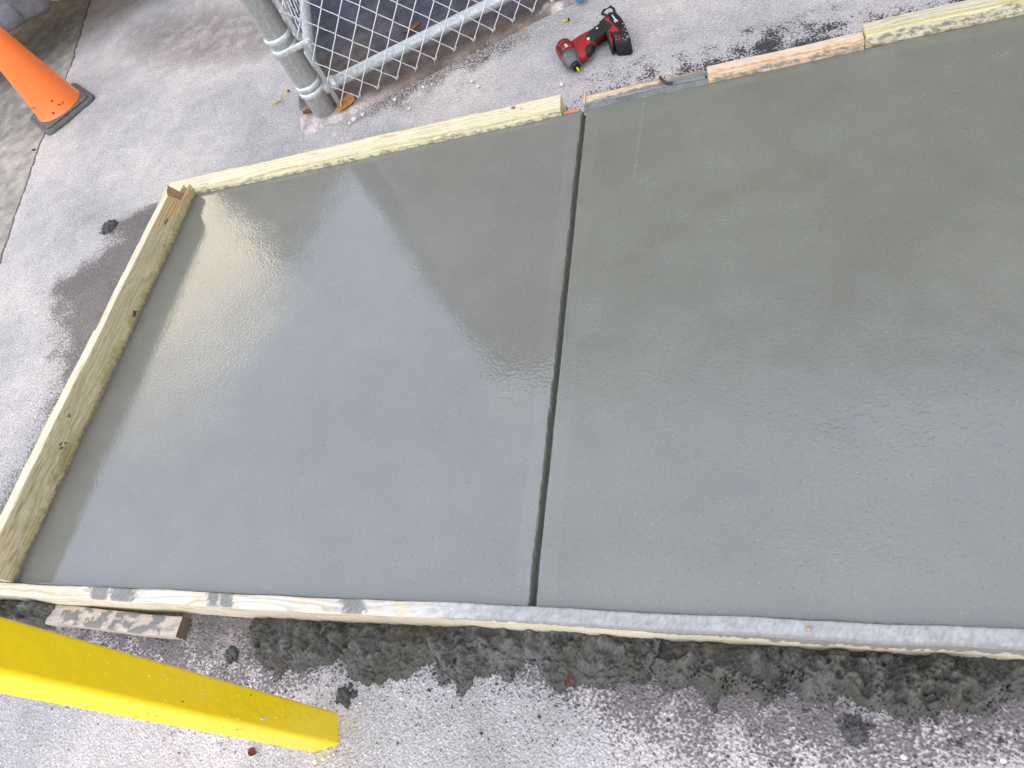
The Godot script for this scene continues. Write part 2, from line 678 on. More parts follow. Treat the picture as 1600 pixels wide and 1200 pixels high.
func wood_picture(sd: int) -> ImageTexture:
	var w := 1024
	var h := 256
	var warp := noise(sd, 90.0, FastNoiseLite.TYPE_SIMPLEX_SMOOTH, 3)
	var fib := noise(sd + 1, 3.0, FastNoiseLite.TYPE_SIMPLEX, 2)
	var knots := [Vector3(260, 70, 4)]
	var out := PackedByteArray()
	out.resize(w * h * 3)
	for j in h:
		for i in w:
			var y := float(j) + warp.get_noise_2d(i * 0.35, j * 1.2) * 26.0
			var dark := 0.0
			for k in knots:
				var dx: float = (i - k.x) * 0.45
				var dy: float = j - k.y
				var rr: float = sqrt(dx * dx + dy * dy)
				y += signf(dy) * 10.0 * exp(-rr / (k.z * 2.0))
				dark = maxf(dark, 1.0 - smoothstep(k.z * 0.55, k.z * 0.95, rr))
			var ring := fposmod(y / 15.0, 1.0)
			var late := smoothstep(0.55, 0.95, ring) * (1.0 - smoothstep(0.95, 1.0, ring))
			var f := fib.get_noise_2d(i * 0.12, j * 2.0)
			var v := 0.95 + f * 0.05 - late * 0.09
			var o := (j * w + i) * 3
			out[o] = int(clampf(255.0 * (v - dark * 0.42), 0, 255))
			out[o + 1] = int(clampf(255.0 * (v - late * 0.03 - dark * 0.52), 0, 255))
			out[o + 2] = int(clampf(255.0 * (v - late * 0.08 - dark * 0.56), 0, 255))
	return texture(out, w, h, Image.FORMAT_RGB8)

func mottle_picture() -> ImageTexture:
	var a := nbytes(noise(41, 5.0, FastNoiseLite.TYPE_SIMPLEX, 3), 512, 512)
	var b := nbytes(noise(42, 60.0, FastNoiseLite.TYPE_SIMPLEX_SMOOTH, 4), 512, 512)
	var out := PackedByteArray()
	out.resize(512 * 512 * 3)
	for i in 512 * 512:
		var v := 0.86 + (a[i] / 255.0 - 0.5) * 0.22 + (b[i] / 255.0 - 0.5) * 0.3
		for k in 3:
			out[i * 3 + k] = int(clampf(v * 255.0, 0, 255))
	return texture(out, 512, 512, Image.FORMAT_RGB8)

# ------------------------------------------------------------------ materials
func mat(albedo: Color, rough: float, metal := 0.0) -> StandardMaterial3D:
	var m := StandardMaterial3D.new()
	m.albedo_color = albedo
	m.roughness = rough
	m.metallic = metal
	return m

func gritty(m: StandardMaterial3D, scale: float, bump: ImageTexture, depth: float) -> StandardMaterial3D:
	m.albedo_texture = tex.mottle
	m.normal_enabled = true
	m.normal_texture = bump
	m.normal_scale = depth
	m.uv1_triplanar = true
	m.uv1_scale = Vector3.ONE * scale
	return m

func bumpy(m: StandardMaterial3D, scale: float, bump: ImageTexture, depth: float) -> StandardMaterial3D:
	gritty(m, scale, bump, depth)
	m.albedo_texture = null
	return m

func make_materials() -> void:
	var m := mat(Color.WHITE, 0.92)
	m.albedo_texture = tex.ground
	m.normal_enabled = true
	m.normal_texture = tex.ground_n
	m.normal_scale = 1.0
	mats.ground = m
	m = mat(Color.WHITE, 0.6)
	m.albedo_texture = tex.pad
	m.normal_enabled = true
	m.normal_texture = tex.grit_n
	m.normal_scale = 0.35
	mats.pad = m
	m = mat(Color.WHITE, 1.0)
	m.albedo_texture = tex.slab
	m.normal_enabled = true
	m.normal_texture = tex.slab_n
	m.normal_scale = 1.0
	m.roughness_texture = tex.slab_r
	m.metallic_specular = 0.7
	mats.slab = m
	m = mat(Color.WHITE, 0.72)
	m.albedo_texture = tex.wood
	m.vertex_color_use_as_albedo = true
	m.normal_enabled = true
	m.normal_texture = tex.skin_n
	m.normal_scale = 0.25
	mats.wood = m
	m = mat(Color.WHITE, 0.8)
	m.vertex_color_use_as_albedo = true
	mats.heap = gritty(m, 1.6, tex.grit_n, 1.0)
	mats.cement = gritty(mat(Color(0.42, 0.42, 0.40), 0.6), 4.0, tex.grit_n, 0.7)
	mats.yellow = bumpy(mat(Color(1.0, 0.87, 0.03), 0.32), 3.0, tex.skin_n, 0.35)
	mats.galv = gritty(mat(Color(0.86, 0.87, 0.86), 0.42, 0.35), 7.0, tex.skin_n, 0.15)
	mats.band = gritty(mat(Color(0.92, 0.93, 0.92), 0.36, 0.4), 5.0, tex.skin_n, 0.1)
	mats.wire = mat(Color(0.86, 0.86, 0.85), 0.42, 0.3)
	mats.orange = bumpy(mat(Color(1.0, 0.51, 0.24), 0.24), 1.5, tex.skin_n, 0.06)
	mats.rubber = gritty(mat(Color(0.45, 0.44, 0.42), 0.7), 4.0, tex.grit_n, 0.4)
	mats.black = gritty(mat(Color(0.13, 0.13, 0.13), 0.55), 8.0, tex.grit_n, 0.3)
	mats.red = gritty(mat(Color(0.72, 0.13, 0.12), 0.55), 8.0, tex.skin_n, 0.1)
	mats.steel = gritty(mat(Color(0.50, 0.50, 0.49), 0.45, 0.55), 9.0, tex.grit_n, 0.2)
	mats.bit = mat(Color(0.85, 0.8, 0.1), 0.4)
	mats.white_print = mat(Color(0.85, 0.85, 0.85), 0.5)
	mats.stone = bumpy(mat(Color(0.90, 0.87, 0.82), 0.9), 12.0, tex.grit_n, 0.5)
	mats.grit = bumpy(mat(Color(0.84, 0.80, 0.75), 0.85), 12.0, tex.grit_n, 0.5)
	mats.dust = gritty(mat(Color(0.62, 0.58, 0.52), 0.9), 12.0, tex.grit_n, 0.6)
	mats.stone_tan = gritty(mat(Color(0.80, 0.70, 0.55), 0.85), 12.0, tex.grit_n, 0.5)
	mats.dark_crumb = gritty(mat(Color(0.30, 0.29, 0.27), 0.75), 12.0, tex.grit_n, 0.8)
	mats.cream_wall = gritty(mat(Color(0.93, 0.91, 0.86), 0.9), 0.6, tex.grit_n, 0.3)
	mats.taupe_wall = gritty(mat(Color(0.60, 0.57, 0.51), 0.9), 0.5, tex.grit_n, 0.3)
	mats.roof = gritty(mat(Color(0.35, 0.33, 0.31), 0.9), 0.5, tex.grit_n, 0.3)
	mats.glass = mat(Color(0.1, 0.12, 0.13), 0.08)
	mats.frame = mat(Color(0.82, 0.81, 0.78), 0.6)
	mats.car_white = mat(Color(0.88, 0.87, 0.85), 0.3)
	mats.car_grey = gritty(mat(Color(0.50, 0.50, 0.51), 0.5), 2.0, tex.skin_n, 0.05)
	mats.leaf = mat(Color(0.78, 0.55, 0.24), 0.6)
	mats.leaf.backlight_enabled = true
	mats.leaf.backlight = Color(0.25, 0.15, 0.04)
	mats.leaf_brown = mat(Color(0.52, 0.34, 0.2), 0.75)
	mats.filter = mat(Color(0.88, 0.72, 0.18), 0.8)
	mats.paper = mat(Color(0.88, 0.86, 0.82), 0.8)
	mats.ash = mat(Color(0.12, 0.1, 0.09), 0.9)
	mats.paint_orange = mat(Color(0.90, 0.58, 0.34), 0.8)
	mats.pine = mat(Color(0.92, 0.80, 0.60), 0.8)
	mats.blue_scrap = mat(Color(0.25, 0.45, 0.55), 0.5)
	mats.rust = mat(Color(0.42, 0.22, 0.15), 0.85)

# ------------------------------------------------------------------ ground
func build_ground() -> void:
	var ax := PackedFloat32Array([-90, -40, -20, -12, -7, -5.2])
	ax.append_array(spread(-4.4, 1.0, 0.016))
	ax.append_array(PackedFloat32Array([1.6, 3, 6, 12, 20, 40, 90]))
	var az := ax.duplicate()
	var n1 := noise(51, 0.35, FastNoiseLite.TYPE_SIMPLEX_SMOOTH, 3)
	var n2 := noise(52, 0.05, FastNoiseLite.TYPE_SIMPLEX_SMOOTH, 2)
	var pos := PackedVector3Array()
	var uv := PackedVector2Array()
	for z in az:
		for x in ax:
			var y := n1.get_noise_2d(x, z) * 0.004 + n2.get_noise_2d(x, z) * 0.0016 - 0.003
			pos.append(Vector3(x, y, z))
			uv.append(Vector2((x + 4.4) / 5.4, (z + 4.4) / 5.4))
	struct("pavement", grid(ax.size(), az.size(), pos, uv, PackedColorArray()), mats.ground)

func build_pad() -> void:
	# the enclosure's concrete pad stands about a centimetre proud, with a worn edge
	var nt := 261
	var nn := 131
	var rough := noise(61, 0.05, FastNoiseLite.TYPE_SIMPLEX_SMOOTH, 3)
	var pos := PackedVector3Array()
	var uv := PackedVector2Array()
	var p0 := Vector3(-1.712, 0, -2.219)
	var side := Vector3(-0.347, 0, -0.938)
	for j in nn:
		for i in nt:
			var t := 2.6 * i / (nt - 1)
			var n := 2.6 * j / (nn - 1)
			if j > 0 and j < 12:
				n = 0.012 * j
			elif j >= 12:
				n = 0.144 + (2.456) * (j - 12) / (nn - 13.0)
			var p := p0 + FENCE_U * t + side * n
			var w := rough.get_noise_2d(t, n) * 0.008
			var y := 0.012 + rough.get_noise_2d(t * 0.3 + 9, n * 0.3) * 0.003
			if j == 0 or i == 0 or i == nt - 1 or j == nn - 1:
				y = -0.02
			elif j == 1 or i == 1:
				y = 0.009
				p += FENCE_N * w * 0.6
			if j == 0:
				p += FENCE_N * (w + 0.003)
			p.y = y
			pos.append(p)
			uv.append(Vector2(t / 2.6, n / 2.6))
	struct("concrete_pad", grid(nt, nn, pos, uv, PackedColorArray(), true), mats.pad)

func wall_mesh(x0: float, x1: float, y0: float, y1: float, z0: float, z1: float) -> ArrayMesh:
	var st := begin()
	prism(st, PackedVector2Array([Vector2(x0, z0), Vector2(x1, z0), Vector2(x1, z1), Vector2(x0, z1)]), y0, y1, 0.01)
	return done(st, true)

func windows_on(parent: Node3D, xs: Array, ys: Array, z: float) -> void:
	for y in ys:
		for x in xs:
			var f := begin()
			for s in [[-0.62, -0.54, -0.8, 0.8], [0.54, 0.62, -0.8, 0.8], [-0.54, 0.54, 0.72, 0.8], [-0.54, 0.54, -0.8, -0.72]]:
				prism(f, PackedVector2Array([Vector2(x + s[0], z), Vector2(x + s[1], z), Vector2(x + s[1], z + 0.06), Vector2(x + s[0], z + 0.06)]), y + s[2], y + s[3], 0.004)
			var fr := obj("window", done(f, true), mats.frame, parent)
			obj("pane", wall_mesh(x - 0.54, x + 0.54, y - 0.72, y + 0.72, z + 0.004, z + 0.025), mats.glass, fr)

func build_buildings() -> void:
	# both stand outside the frame; the wet slab mirrors them
	var a := thing("cream_building", "cream rendered building beyond the drive, mirrored pale in the wet slab", "building", Vector3(-6.6, 0, -4.6), 0.96)
	obj("wall", wall_mesh(-1.75, 1.3, -0.1, 4.5, -5.0, 0.0), mats.cream_wall, a)
	obj("roof", wall_mesh(-1.8, 1.35, 4.5, 4.62, -5.05, 0.06), mats.frame, a)
	var g := thing("gabled_building", "low building with a sloping roof beside the tall taupe building", "building")
	var st := begin()
	prism(st, PackedVector2Array([Vector2(-5.3, 0.1), Vector2(-5.3, -4.8), Vector2(-6.2, -5.4), Vector2(-8.4, -7.6), Vector2(-10.6, -5.4), Vector2(-10.6, 0.1)]), -15.0, -8.2, 0.01)
	var gw_ := obj("wall", done(st, true), mats.taupe_wall, g)
	gw_.rotation.x = PI / 2
	var b := thing("taupe_building", "tall taupe building behind the enclosure, mirrored dark in the wet slab", "building")
	obj("wall", wall_mesh(-4.9, 13.0, -0.1, 9.6, -16, -7.0), mats.taupe_wall, b)
	obj("roof", wall_mesh(-4.95, 13.12, 9.6, 9.8, -16.12, -6.88), mats.roof, b)
	windows_on(b, [5.0, 8.0, 11.0], [2.0], -7.0)
	var c := thing("added_shade_building", "unseen building added along the right of the work to shade the whole site from the sun", "building")  # added out of view to keep direct sun off the work
	obj("wall", wall_mesh(4.6, 13.0, -0.1, 5.1, -6.9, 2.5), mats.cream_wall, c)
	obj("roof", wall_mesh(4.5, 13.1, 5.1, 5.25, -6.85, 2.6), mats.roof, c)

# ------------------------------------------------------------------ slab
func build_slab() -> void:
	var xs := spread(-2.05, JOINT_X - 0.03, 0.012)
	xs.append_array(spread(JOINT_X - 0.028, JOINT_X + 0.026, 0.0018))
	xs.append_array(spread(JOINT_X + 0.03, 2.05, 0.012))
	var zn := spread(0.0, 0.03, 0.003)
	zn.append_array(spread(0.04, 0.965, 0.0058))
	zn.append_array(spread(0.97, 1.0, 0.003))
	var n1 := noise(71, 0.55, FastNoiseLite.TYPE_SIMPLEX_SMOOTH, 2)
	var n2 := noise(72, 0.13, FastNoiseLite.TYPE_SIMPLEX_SMOOTH, 2)
	var n3 := noise(73, 0.006, FastNoiseLite.TYPE_SIMPLEX, 2)
	var n4 := noise(74, 0.3, FastNoiseLite.TYPE_SIMPLEX_SMOOTH, 1)
	var pos := PackedVector3Array()
	var uv := PackedVector2Array()
	for v in zn:
		for x in xs:
			var z0 := NEAR_Z + 0.004
			var z1 := far_z(x) - 0.006
			var z := lerpf(z0, z1, v)
			var right := smoothstep(JOINT_X - 0.02, JOINT_X + 0.02, x)
			var y := SLAB_Y + n1.get_noise_2d(x, z) * 0.0012 + n2.get_noise_2d(x, z) * lerpf(0.00022, 0.00045, right)
			# edges: the skin rolls down where it meets the forms
			var e := minf(z0 - z, z - z1)
			y -= 0.004 * (1.0 - smoothstep(0.0, 0.012, e)) + n3.get_noise_2d(x * 0.5, z) * 0.001 * (1.0 - smoothstep(0.0, 0.02, e))
			var el := x + 2.03
			y -= 0.003 * (1.0 - smoothstep(0.0, 0.01, el)) + 0.0042 * pow(1.0 - smoothstep(0.0, 0.13, z0 - z), 2.0)
			# tooled joint: a narrow slot with a rounded arris on each side, the left one torn
			var jx := JOINT_X + n4.get_noise_1d(z) * 0.0005
			var d := x - jx
			var tear := n3.get_noise_2d(x, z) * 0.5 + 0.5
			var wl := 0.0072 + 0.0035 * tear + 0.0015 * n4.get_noise_1d(z * 3.0 + 7)
			var wr := 0.0055 + 0.0012 * tear
			var depth := 0.0
			if d < 0:
				depth = 1.0 - smoothstep(wl * 0.35, wl * 1.25, -d)
			else:
				depth = 1.0 - smoothstep(wr * 0.45, wr * 1.15, d)
			y -= depth * 0.028
			if d < 0.0 and d > -0.022:
				y -= tear * 0.0022 * (1.0 - smoothstep(0.006, 0.022, -d))
			pos.append(Vector3(x, y, z))
			uv.append(Vector2((x + 2.1) / 4.2, (z + 2.15) / 1.8))
	var m := grid(xs.size(), zn.size(), pos, uv, PackedColorArray(), true)
	var s := thing("concrete_slab", "freshly floated wet grey concrete slab with one tooled joint", "concrete slab")
	obj("surface", m, mats.slab, s)
	var st := begin()
	prism(st, PackedVector2Array([Vector2(-2.045, NEAR_Z - 0.002), Vector2(2.05, NEAR_Z - 0.002), Vector2(2.05, far_z(2.05)), Vector2(-2.045, far_z(-2.045))]), 0.0, SLAB_Y - 0.036, 0.003)
	obj("body", done(st, true), mats.cement, s)

# ------------------------------------------------------------------ timber
# a board with its length along x from 0 to L, y up from 0 to H, z from 0 (inner) to -T; paint(x, y, z, face) gives the colour, bump(...) the offset outwards
func board_mesh(L: float, H: float, T: float, step: float, sd: int, paint: Callable, bump = null, shape = null) -> ArrayMesh:
	var ring := []       # [y, z, ny, nz, face]
	var r := 0.0018
	var add_side := func(a: Vector2, b: Vector2, n: Vector2, face: int):
		var len_ := (b - a).length()
		var k := maxi(2, int(len_ / 0.0045))
		for i in k + 1:
			var p := a.lerp(b, float(i) / k)
			ring.append([p.x, p.y, n.x, n.y, face])
	# (y, z): up the inner face, over the top, down the outer face, under
	add_side.call(Vector2(0, 0), Vector2(H - r, 0), Vector2(0, 1), 0)
	add_side.call(Vector2(H, -r), Vector2(H, -T + r), Vector2(1, 0), 1)
	add_side.call(Vector2(H - r, -T), Vector2(0, -T), Vector2(0, -1), 2)
	add_side.call(Vector2(0, -T + r), Vector2(0, 0), Vector2(-1, 0), 3)
	var wob := noise(sd, 0.4, FastNoiseLite.TYPE_SIMPLEX_SMOOTH, 2)
	var fine := noise(sd + 1, 0.02, FastNoiseLite.TYPE_SIMPLEX_SMOOTH, 2)
	var nl := int(L / step) + 1
	var nr := ring.size()
	var pos := PackedVector3Array()
	var uv := PackedVector2Array()
	var col := PackedColorArray()
	var u0 := fposmod(sd * 0.377, 1.0)
	for i in nl:
		var x := L * i / (nl - 1)
		var per := 0.0
		for k in nr:
			var q = ring[k]
			if k > 0:
				per += Vector2(q[0] - ring[k - 1][0], q[1] - ring[k - 1][1]).length()
			var y: float = q[0]
			var z: float = q[1]
			var off := 0.0
			if bump != null:
				off = bump.call(x, y, z, q[4])
			off += fine.get_noise_2d(x * 0.4, per) * 0.0007
			var p := Vector3(x, y + q[2] * off, z + q[3] * off)
			p.z += wob.get_noise_1d(x) * 0.004
			if q[4] != 3:
				p.y += wob.get_noise_1d(x + 31.0) * 0.002 * (y / H)
			if shape != null:
				p = shape.call(p)
			pos.append(p)
			var c: Color = paint.call(x, y, z, q[4])
			# cement hides the grain of the wood
			uv.append(Vector2(x / 2.3 + u0, per / 0.27 + u0) if c.a > 0.5 else Vector2(0.6 + x * 0.002, 0.55 + per * 0.02))
			c.a = 1.0
			col.append(c)
	var m := grid(nr, nl, pos, uv, col, true)
	# end caps
	for e in 2:
		var st := begin()
		st.set_color(paint.call(0.0 if e == 0 else L, H, -T, 4 + e))
		var c := Vector3.ZERO
		for k in nr:
			c += pos[(nl - 1) * nr * e + k]
		c /= nr
		for k in nr:
			var a := pos[(nl - 1) * nr * e + k]
			var b := pos[(nl - 1) * nr * e + (k + 1) % nr]
			for p in ([c, b, a] if e == 0 else [c, a, b]):
				st.set_color(paint.call(0.0 if e == 0 else L, p.y, p.z, 4 + e))
				st.set_uv(Vector2(p.y * 0.3, p.z * 9.0))
				st.add_vertex(p)
		st.generate_normals()
		m = st.commit(m)
	return m

func fresh(sd: float, k := 1.0) -> Color:
	return Color(0.74 * k, 0.62 * k, 0.36 * k)

func build_forms() -> void:
	var nA := noise(81, 0.03, FastNoiseLite.TYPE_SIMPLEX_SMOOTH, 3)
	var nB := noise(82, 0.16, FastNoiseLite.TYPE_SIMPLEX_SMOOTH, 3)
	var nC := noise(83, 0.008, FastNoiseLite.TYPE_SIMPLEX, 2)
	# near form: 2x4 on edge, its top skinned with cement; the skin hangs over the outer face in scallops to the right
	var skin := func(x: float, y: float, z: float, face: int) -> float:
		# 0 wood, 1 cement; x counted from the board's left end at -2.12
		var wx := x - 2.12
		var n := nA.get_noise_2d(wx, 3.0) * 0.6 + nB.get_noise_2d(wx, 7.0) * 0.5
		if face == 1:
			if wx > -0.78:
				var t := smoothstep(-0.82, -0.55, wx + nA.get_noise_2d(wx, z * 2.0) * 0.12)
				return t
			var s := nA.get_noise_2d(wx * 1.3, z * 1.5)
			var most := 0.0
			for b in [[-1.70, 0.035], [-1.62, 0.045], [-1.285, 0.022], [-1.325, 0.02], [-0.925, 0.035]]:
				var far_: float = absf(wx - b[0] + z * 0.3) / b[1] + s * 0.5 + nC.get_noise_2d(wx * 0.7, z) * 0.25 + maxf(0.0, -z - 0.022) * 20.0
				most = maxf(most, 1.0 - smoothstep(0.75, 1.15, far_))
			return most
		if face == 2 and wx > -0.7:
			var hang := 0.004 + 0.022 * smoothstep(-0.5, 0.25, wx) + 0.026 * absf(fposmod(wx * 9.0 + nB.get_noise_1d(wx * 2.0) * 1.6, 1.0) - 0.5) * smoothstep(-0.4, 0.1, wx) * 2.0 + n * 0.009
			return 1.0 if y > 0.103 - hang else 0.0
		if face == 0:
			return 1.0
		return 0.0
	var paint_near := func(x: float, y: float, z: float, face: int) -> Color:
		var k: float = 1.0 + 0.12 * nB.get_noise_2d(x, face * 3.0) + 0.1 * nC.get_noise_2d(x, y + z)
		var wx := x - 2.12
		var c := Color(0.82, 0.72, 0.52) * k
		if face == 1 and wx < -0.5:
			var film: float = smoothstep(-0.25, 0.15, nA.get_noise_2d(wx * 0.7, z * 3.0 + 5.0) + nB.get_noise_2d(wx, 1.0)) * smoothstep(-1.95, -1.5, wx)
			c = c.lerp(Color(0.76, 0.76, 0.76), film * 0.8)
		var s: float = skin.call(x, y, z, face)
		if s > 0.0:
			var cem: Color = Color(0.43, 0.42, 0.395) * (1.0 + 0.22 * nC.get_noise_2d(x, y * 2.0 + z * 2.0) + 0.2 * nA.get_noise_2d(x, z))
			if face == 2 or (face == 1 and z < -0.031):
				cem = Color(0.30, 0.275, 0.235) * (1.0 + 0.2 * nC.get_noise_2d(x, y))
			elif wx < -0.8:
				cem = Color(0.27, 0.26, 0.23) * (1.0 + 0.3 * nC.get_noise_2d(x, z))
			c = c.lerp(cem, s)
			c.a = 0.0 if s > 0.5 else 1.0
		return c
	var bump_near := func(x: float, y: float, z: float, face: int) -> float:
		var s: float = skin.call(x, y, z, face)
		return s * (0.0006 + 0.0005 * nC.get_noise_2d(x, y + z * 1.7)) if face != 0 else 0.0
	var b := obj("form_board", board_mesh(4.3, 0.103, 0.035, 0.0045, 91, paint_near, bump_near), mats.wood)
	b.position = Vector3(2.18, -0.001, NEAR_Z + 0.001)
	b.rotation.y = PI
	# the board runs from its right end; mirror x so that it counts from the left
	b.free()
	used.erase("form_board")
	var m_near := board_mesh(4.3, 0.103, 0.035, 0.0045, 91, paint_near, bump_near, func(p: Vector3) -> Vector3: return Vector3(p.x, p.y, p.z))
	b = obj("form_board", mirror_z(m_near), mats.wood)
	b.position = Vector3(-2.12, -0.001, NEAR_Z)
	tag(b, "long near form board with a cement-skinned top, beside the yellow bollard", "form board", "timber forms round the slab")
	# left form: board on edge, standing 11 cm above the concrete, its far end split
	var paint_left := func(x: float, y: float, z: float, face: int) -> Color:
		var k: float = 1.0 + 0.16 * nB.get_noise_2d(x * 0.6, y * 6.0) + 0.12 * nC.get_noise_2d(x * 0.3, y * 1.5)
		var c := Color(0.66, 0.57, 0.36) * k
		if face == 1:
			return Color(0.86, 0.77, 0.53) * (1.0 + 0.08 * nC.get_noise_2d(x, z))
		if face >= 4:
			return Color(0.46, 0.27, 0.15) if y > 0.142 else Color(0.70, 0.52, 0.30)
		if face == 0:
			var low: float = 0.115 + 0.02 * nA.get_noise_2d(x, 1.0) + 0.03 * nB.get_noise_2d(x, 4.0)
			var d: float = 1.0 - smoothstep(low - 0.006, low + 0.012, y + nC.get_noise_2d(x * 0.5, y) * 0.01)
			c = c.lerp(Color(0.42, 0.37, 0.14) * k, d * 0.7)
			var mud: float = 1.0 - smoothstep(0.095, 0.108, y + nA.get_noise_2d(x * 2.0, y) * 0.012)
			c = c.lerp(Color(0.22, 0.20, 0.16), mud)
			# fresh split at the far end
			var sp: float = smoothstep(1.40, 1.43, x + (y - 0.12) * 2.5) * smoothstep(0.115, 0.13, y)
			c = c.lerp(Color(0.78, 0.52, 0.24) * (1.0 + 0.25 * sin(y * 900.0)), sp * 0.7)
			var worn: float = smoothstep(0.16, 0.45, nA.get_noise_2d(x * 0.35 + 5.0, y * 3.0))
			c = c.lerp(Color(0.34, 0.26, 0.15) * k, worn * 0.5 * (1.0 - smoothstep(0.3, 1.0, x)))
			if Vector2(x - 0.93, (y - 0.113) * 1.4).length() < 0.012 + 0.004 * nC.get_noise_2d(x, y):
				c = Color(0.10, 0.06, 0.04)
			for q in [Vector2(0.50, 0.165), Vector2(0.41, 0.15), Vector2(0.40, 0.143), Vector2(0.42, 0.138)]:
				if Vector2(x, y).distance_to(q) < 0.005:
					c = Color(0.08, 0.06, 0.04)
		return c
	var shape_left := func(p: Vector3) -> Vector3:
		# the outer arris steps in where it is chipped, and the top inner half of the far end is split away
		var q := p
		if p.x > 0.80 and p.z < -0.02:
			q.z += 0.006
		var cut := 0.0
		if p.y > 0.142:
			var outer := clampf(-p.z / 0.035, 0.0, 1.0)
			var up := clampf((p.y - 0.142) / 0.058, 0.0, 1.0)
			var endx := lerpf(1.435, 1.405 + 0.06 * outer, up)
			q.x = minf(q.x, endx)
		return q
	var ml := board_mesh(1.525, 0.2, 0.035, 0.006, 92, paint_left, null, shape_left)
	b = obj("form_board", ml, mats.wood)
	# length runs away from the viewer; inner face looks to +x
	b.transform = Transform3D(Basis(Vector3(0.004, 0, -1).normalized(), Vector3(0.0, 1, 0), Vector3(1, 0, 0.004).normalized()), Vector3(-2.03, -0.001, NEAR_Z - 0.002))
	tag(b, "left form board standing high on edge, far end split, olive and stained inside", "form board", "timber forms round the slab")
	# far forms, left to right: [x0, x1, top, width, tone, label]
	var far := [
		[-2.17, -0.565, 0.110, 0.084, Color(0.87, 0.77, 0.50), "longest far form board, clean pale pine, ending at the gap near the joint"],
		[-0.484, -0.108, 0.100, 0.045, Color(0.80, 0.64, 0.40), "far form board edged with orange paint, smeared grey with cement"],
		[-0.099, 0.340, 0.120, 0.044, Color(0.86, 0.66, 0.48), "narrow pinkish far form board between the painted one and the ribbed one"],
		[0.343, 2.2, 0.130, 0.058, Color(0.84, 0.76, 0.52), "rightmost far form board, wide, with ribbed weathered grain on top"]]
	for fi in far.size():
		var f = far[fi]
		var x0: float = f[0]
		var L: float = f[1] - x0
		var T: float = f[3]
		var H: float = f[2]
		var tone: Color = f[4]
		var paint_far := func(x: float, y: float, z: float, face: int) -> Color:
			var k: float = 1.0 + 0.08 * nB.get_noise_2d(x, fi * 9.0) + 0.08 * nC.get_noise_2d(x, y + z)
			var c := tone * k
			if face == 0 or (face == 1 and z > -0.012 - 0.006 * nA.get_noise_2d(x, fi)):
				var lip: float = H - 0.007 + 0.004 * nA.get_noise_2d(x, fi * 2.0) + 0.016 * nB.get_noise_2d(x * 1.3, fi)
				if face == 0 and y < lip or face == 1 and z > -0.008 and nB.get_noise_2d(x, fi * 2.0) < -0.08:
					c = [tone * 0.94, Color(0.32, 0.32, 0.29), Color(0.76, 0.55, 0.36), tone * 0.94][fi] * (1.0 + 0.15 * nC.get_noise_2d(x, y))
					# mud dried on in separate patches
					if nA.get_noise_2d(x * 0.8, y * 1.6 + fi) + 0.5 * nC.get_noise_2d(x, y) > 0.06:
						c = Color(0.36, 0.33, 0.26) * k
			if fi == 0:
				if Vector2((x - 1.44) * 0.8, z + 0.07).length() < 0.008 or Vector2(x - 1.47, z + 0.055).length() < 0.004:
					c = Color(0.30, 0.18, 0.10)
				if face == 1 and z > -0.016 - 0.012 * nB.get_noise_2d(x, 8.0):
					c = c.lerp(Color(0.62, 0.52, 0.22), 0.5)
			if fi == 1 and face == 1:
				var grey: float = smoothstep(0.0, 0.01, z + 0.024 + (x - 0.12) * 0.08 + nA.get_noise_2d(x, 2.0) * 0.012)
				if x > 0.24:
					grey = maxf(grey, smoothstep(0.24, 0.27, x + nA.get_noise_2d(x, z) * 0.04) * smoothstep(-0.043, -0.036, z))
				c = c.lerp(Color(0.24, 0.245, 0.22) * k, grey)
				c.a = 0.0 if grey > 0.5 else 1.0
				if z < -0.040 + 0.003 * nA.get_noise_2d(x, 6.0):
					c = Color(0.78, 0.27, 0.08)
			if fi == 2 and face == 1 and z > -0.010 + 0.012 * nA.get_noise_2d(x, 3.0):
				c = Color(0.74, 0.42, 0.17) * k
			if fi == 3 and face == 1:
				c = c * (0.88 + 0.16 * cos(z * 620.0 + nB.get_noise_1d(x) * 2.0))
				if z > -0.016:
					c = Color(0.74, 0.64, 0.30) * k
			if face >= 4:
				c = tone * Color(0.85, 0.8, 0.7)
			return c
		var bump_far := func(x: float, y: float, z: float, face: int) -> float:
			if fi == 3 and face == 1:
				return 0.0012 * cos(z * 620.0 + nB.get_noise_1d(x) * 2.0)
			if fi == 1 and face == 1 and z > -0.02:
				return 0.002 * nA.get_noise_2d(x, z) + 0.002
			return 0.0008 * nA.get_noise_2d(x * 0.6, z) if face == 1 else 0.0
		var slope := atan(0.0515)
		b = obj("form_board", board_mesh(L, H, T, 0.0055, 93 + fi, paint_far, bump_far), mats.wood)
		b.position = Vector3(x0, -0.001, far_z(x0) + (0.002 if fi % 2 == 0 else -0.002) - [0.0, 0.01, 0.0, 0.004][fi])
		b.rotation.y = slope
		tag(b, f[5], "form board", "timber forms round the slab")
	# cement fillet that slopes from the painted board down to the slab
	var nx := 220
	var nz := 12
	var pos := PackedVector3Array()
	var col := PackedColorArray()
	for j in nz:
		for i in nx:
			var x := lerpf(-0.49, -0.085, float(i) / (nx - 1))
			var t := float(j) / (nz - 1)
			var w := 0.020 + 0.006 * nA.get_noise_1d(x * 2.0)
			var z := far_z(x) - 0.006 + lerpf(-0.012, w, t) * 0.75
			var y := lerpf(0.1025, SLAB_Y - 0.003, pow(t, 0.75)) + nC.get_noise_2d(x, t * 0.03) * 0.0006 + (0.0 if j > 0 else -0.012)
			pos.append(Vector3(x, y, z))
			var k: float = 1.0 + 0.25 * nC.get_noise_2d(x, t * 0.05)
			col.append(Color(0.235, 0.24, 0.215) * k)
	var fl := obj("cement_fillet", grid(nx, nz, pos, PackedVector2Array(), col), mats.heap)
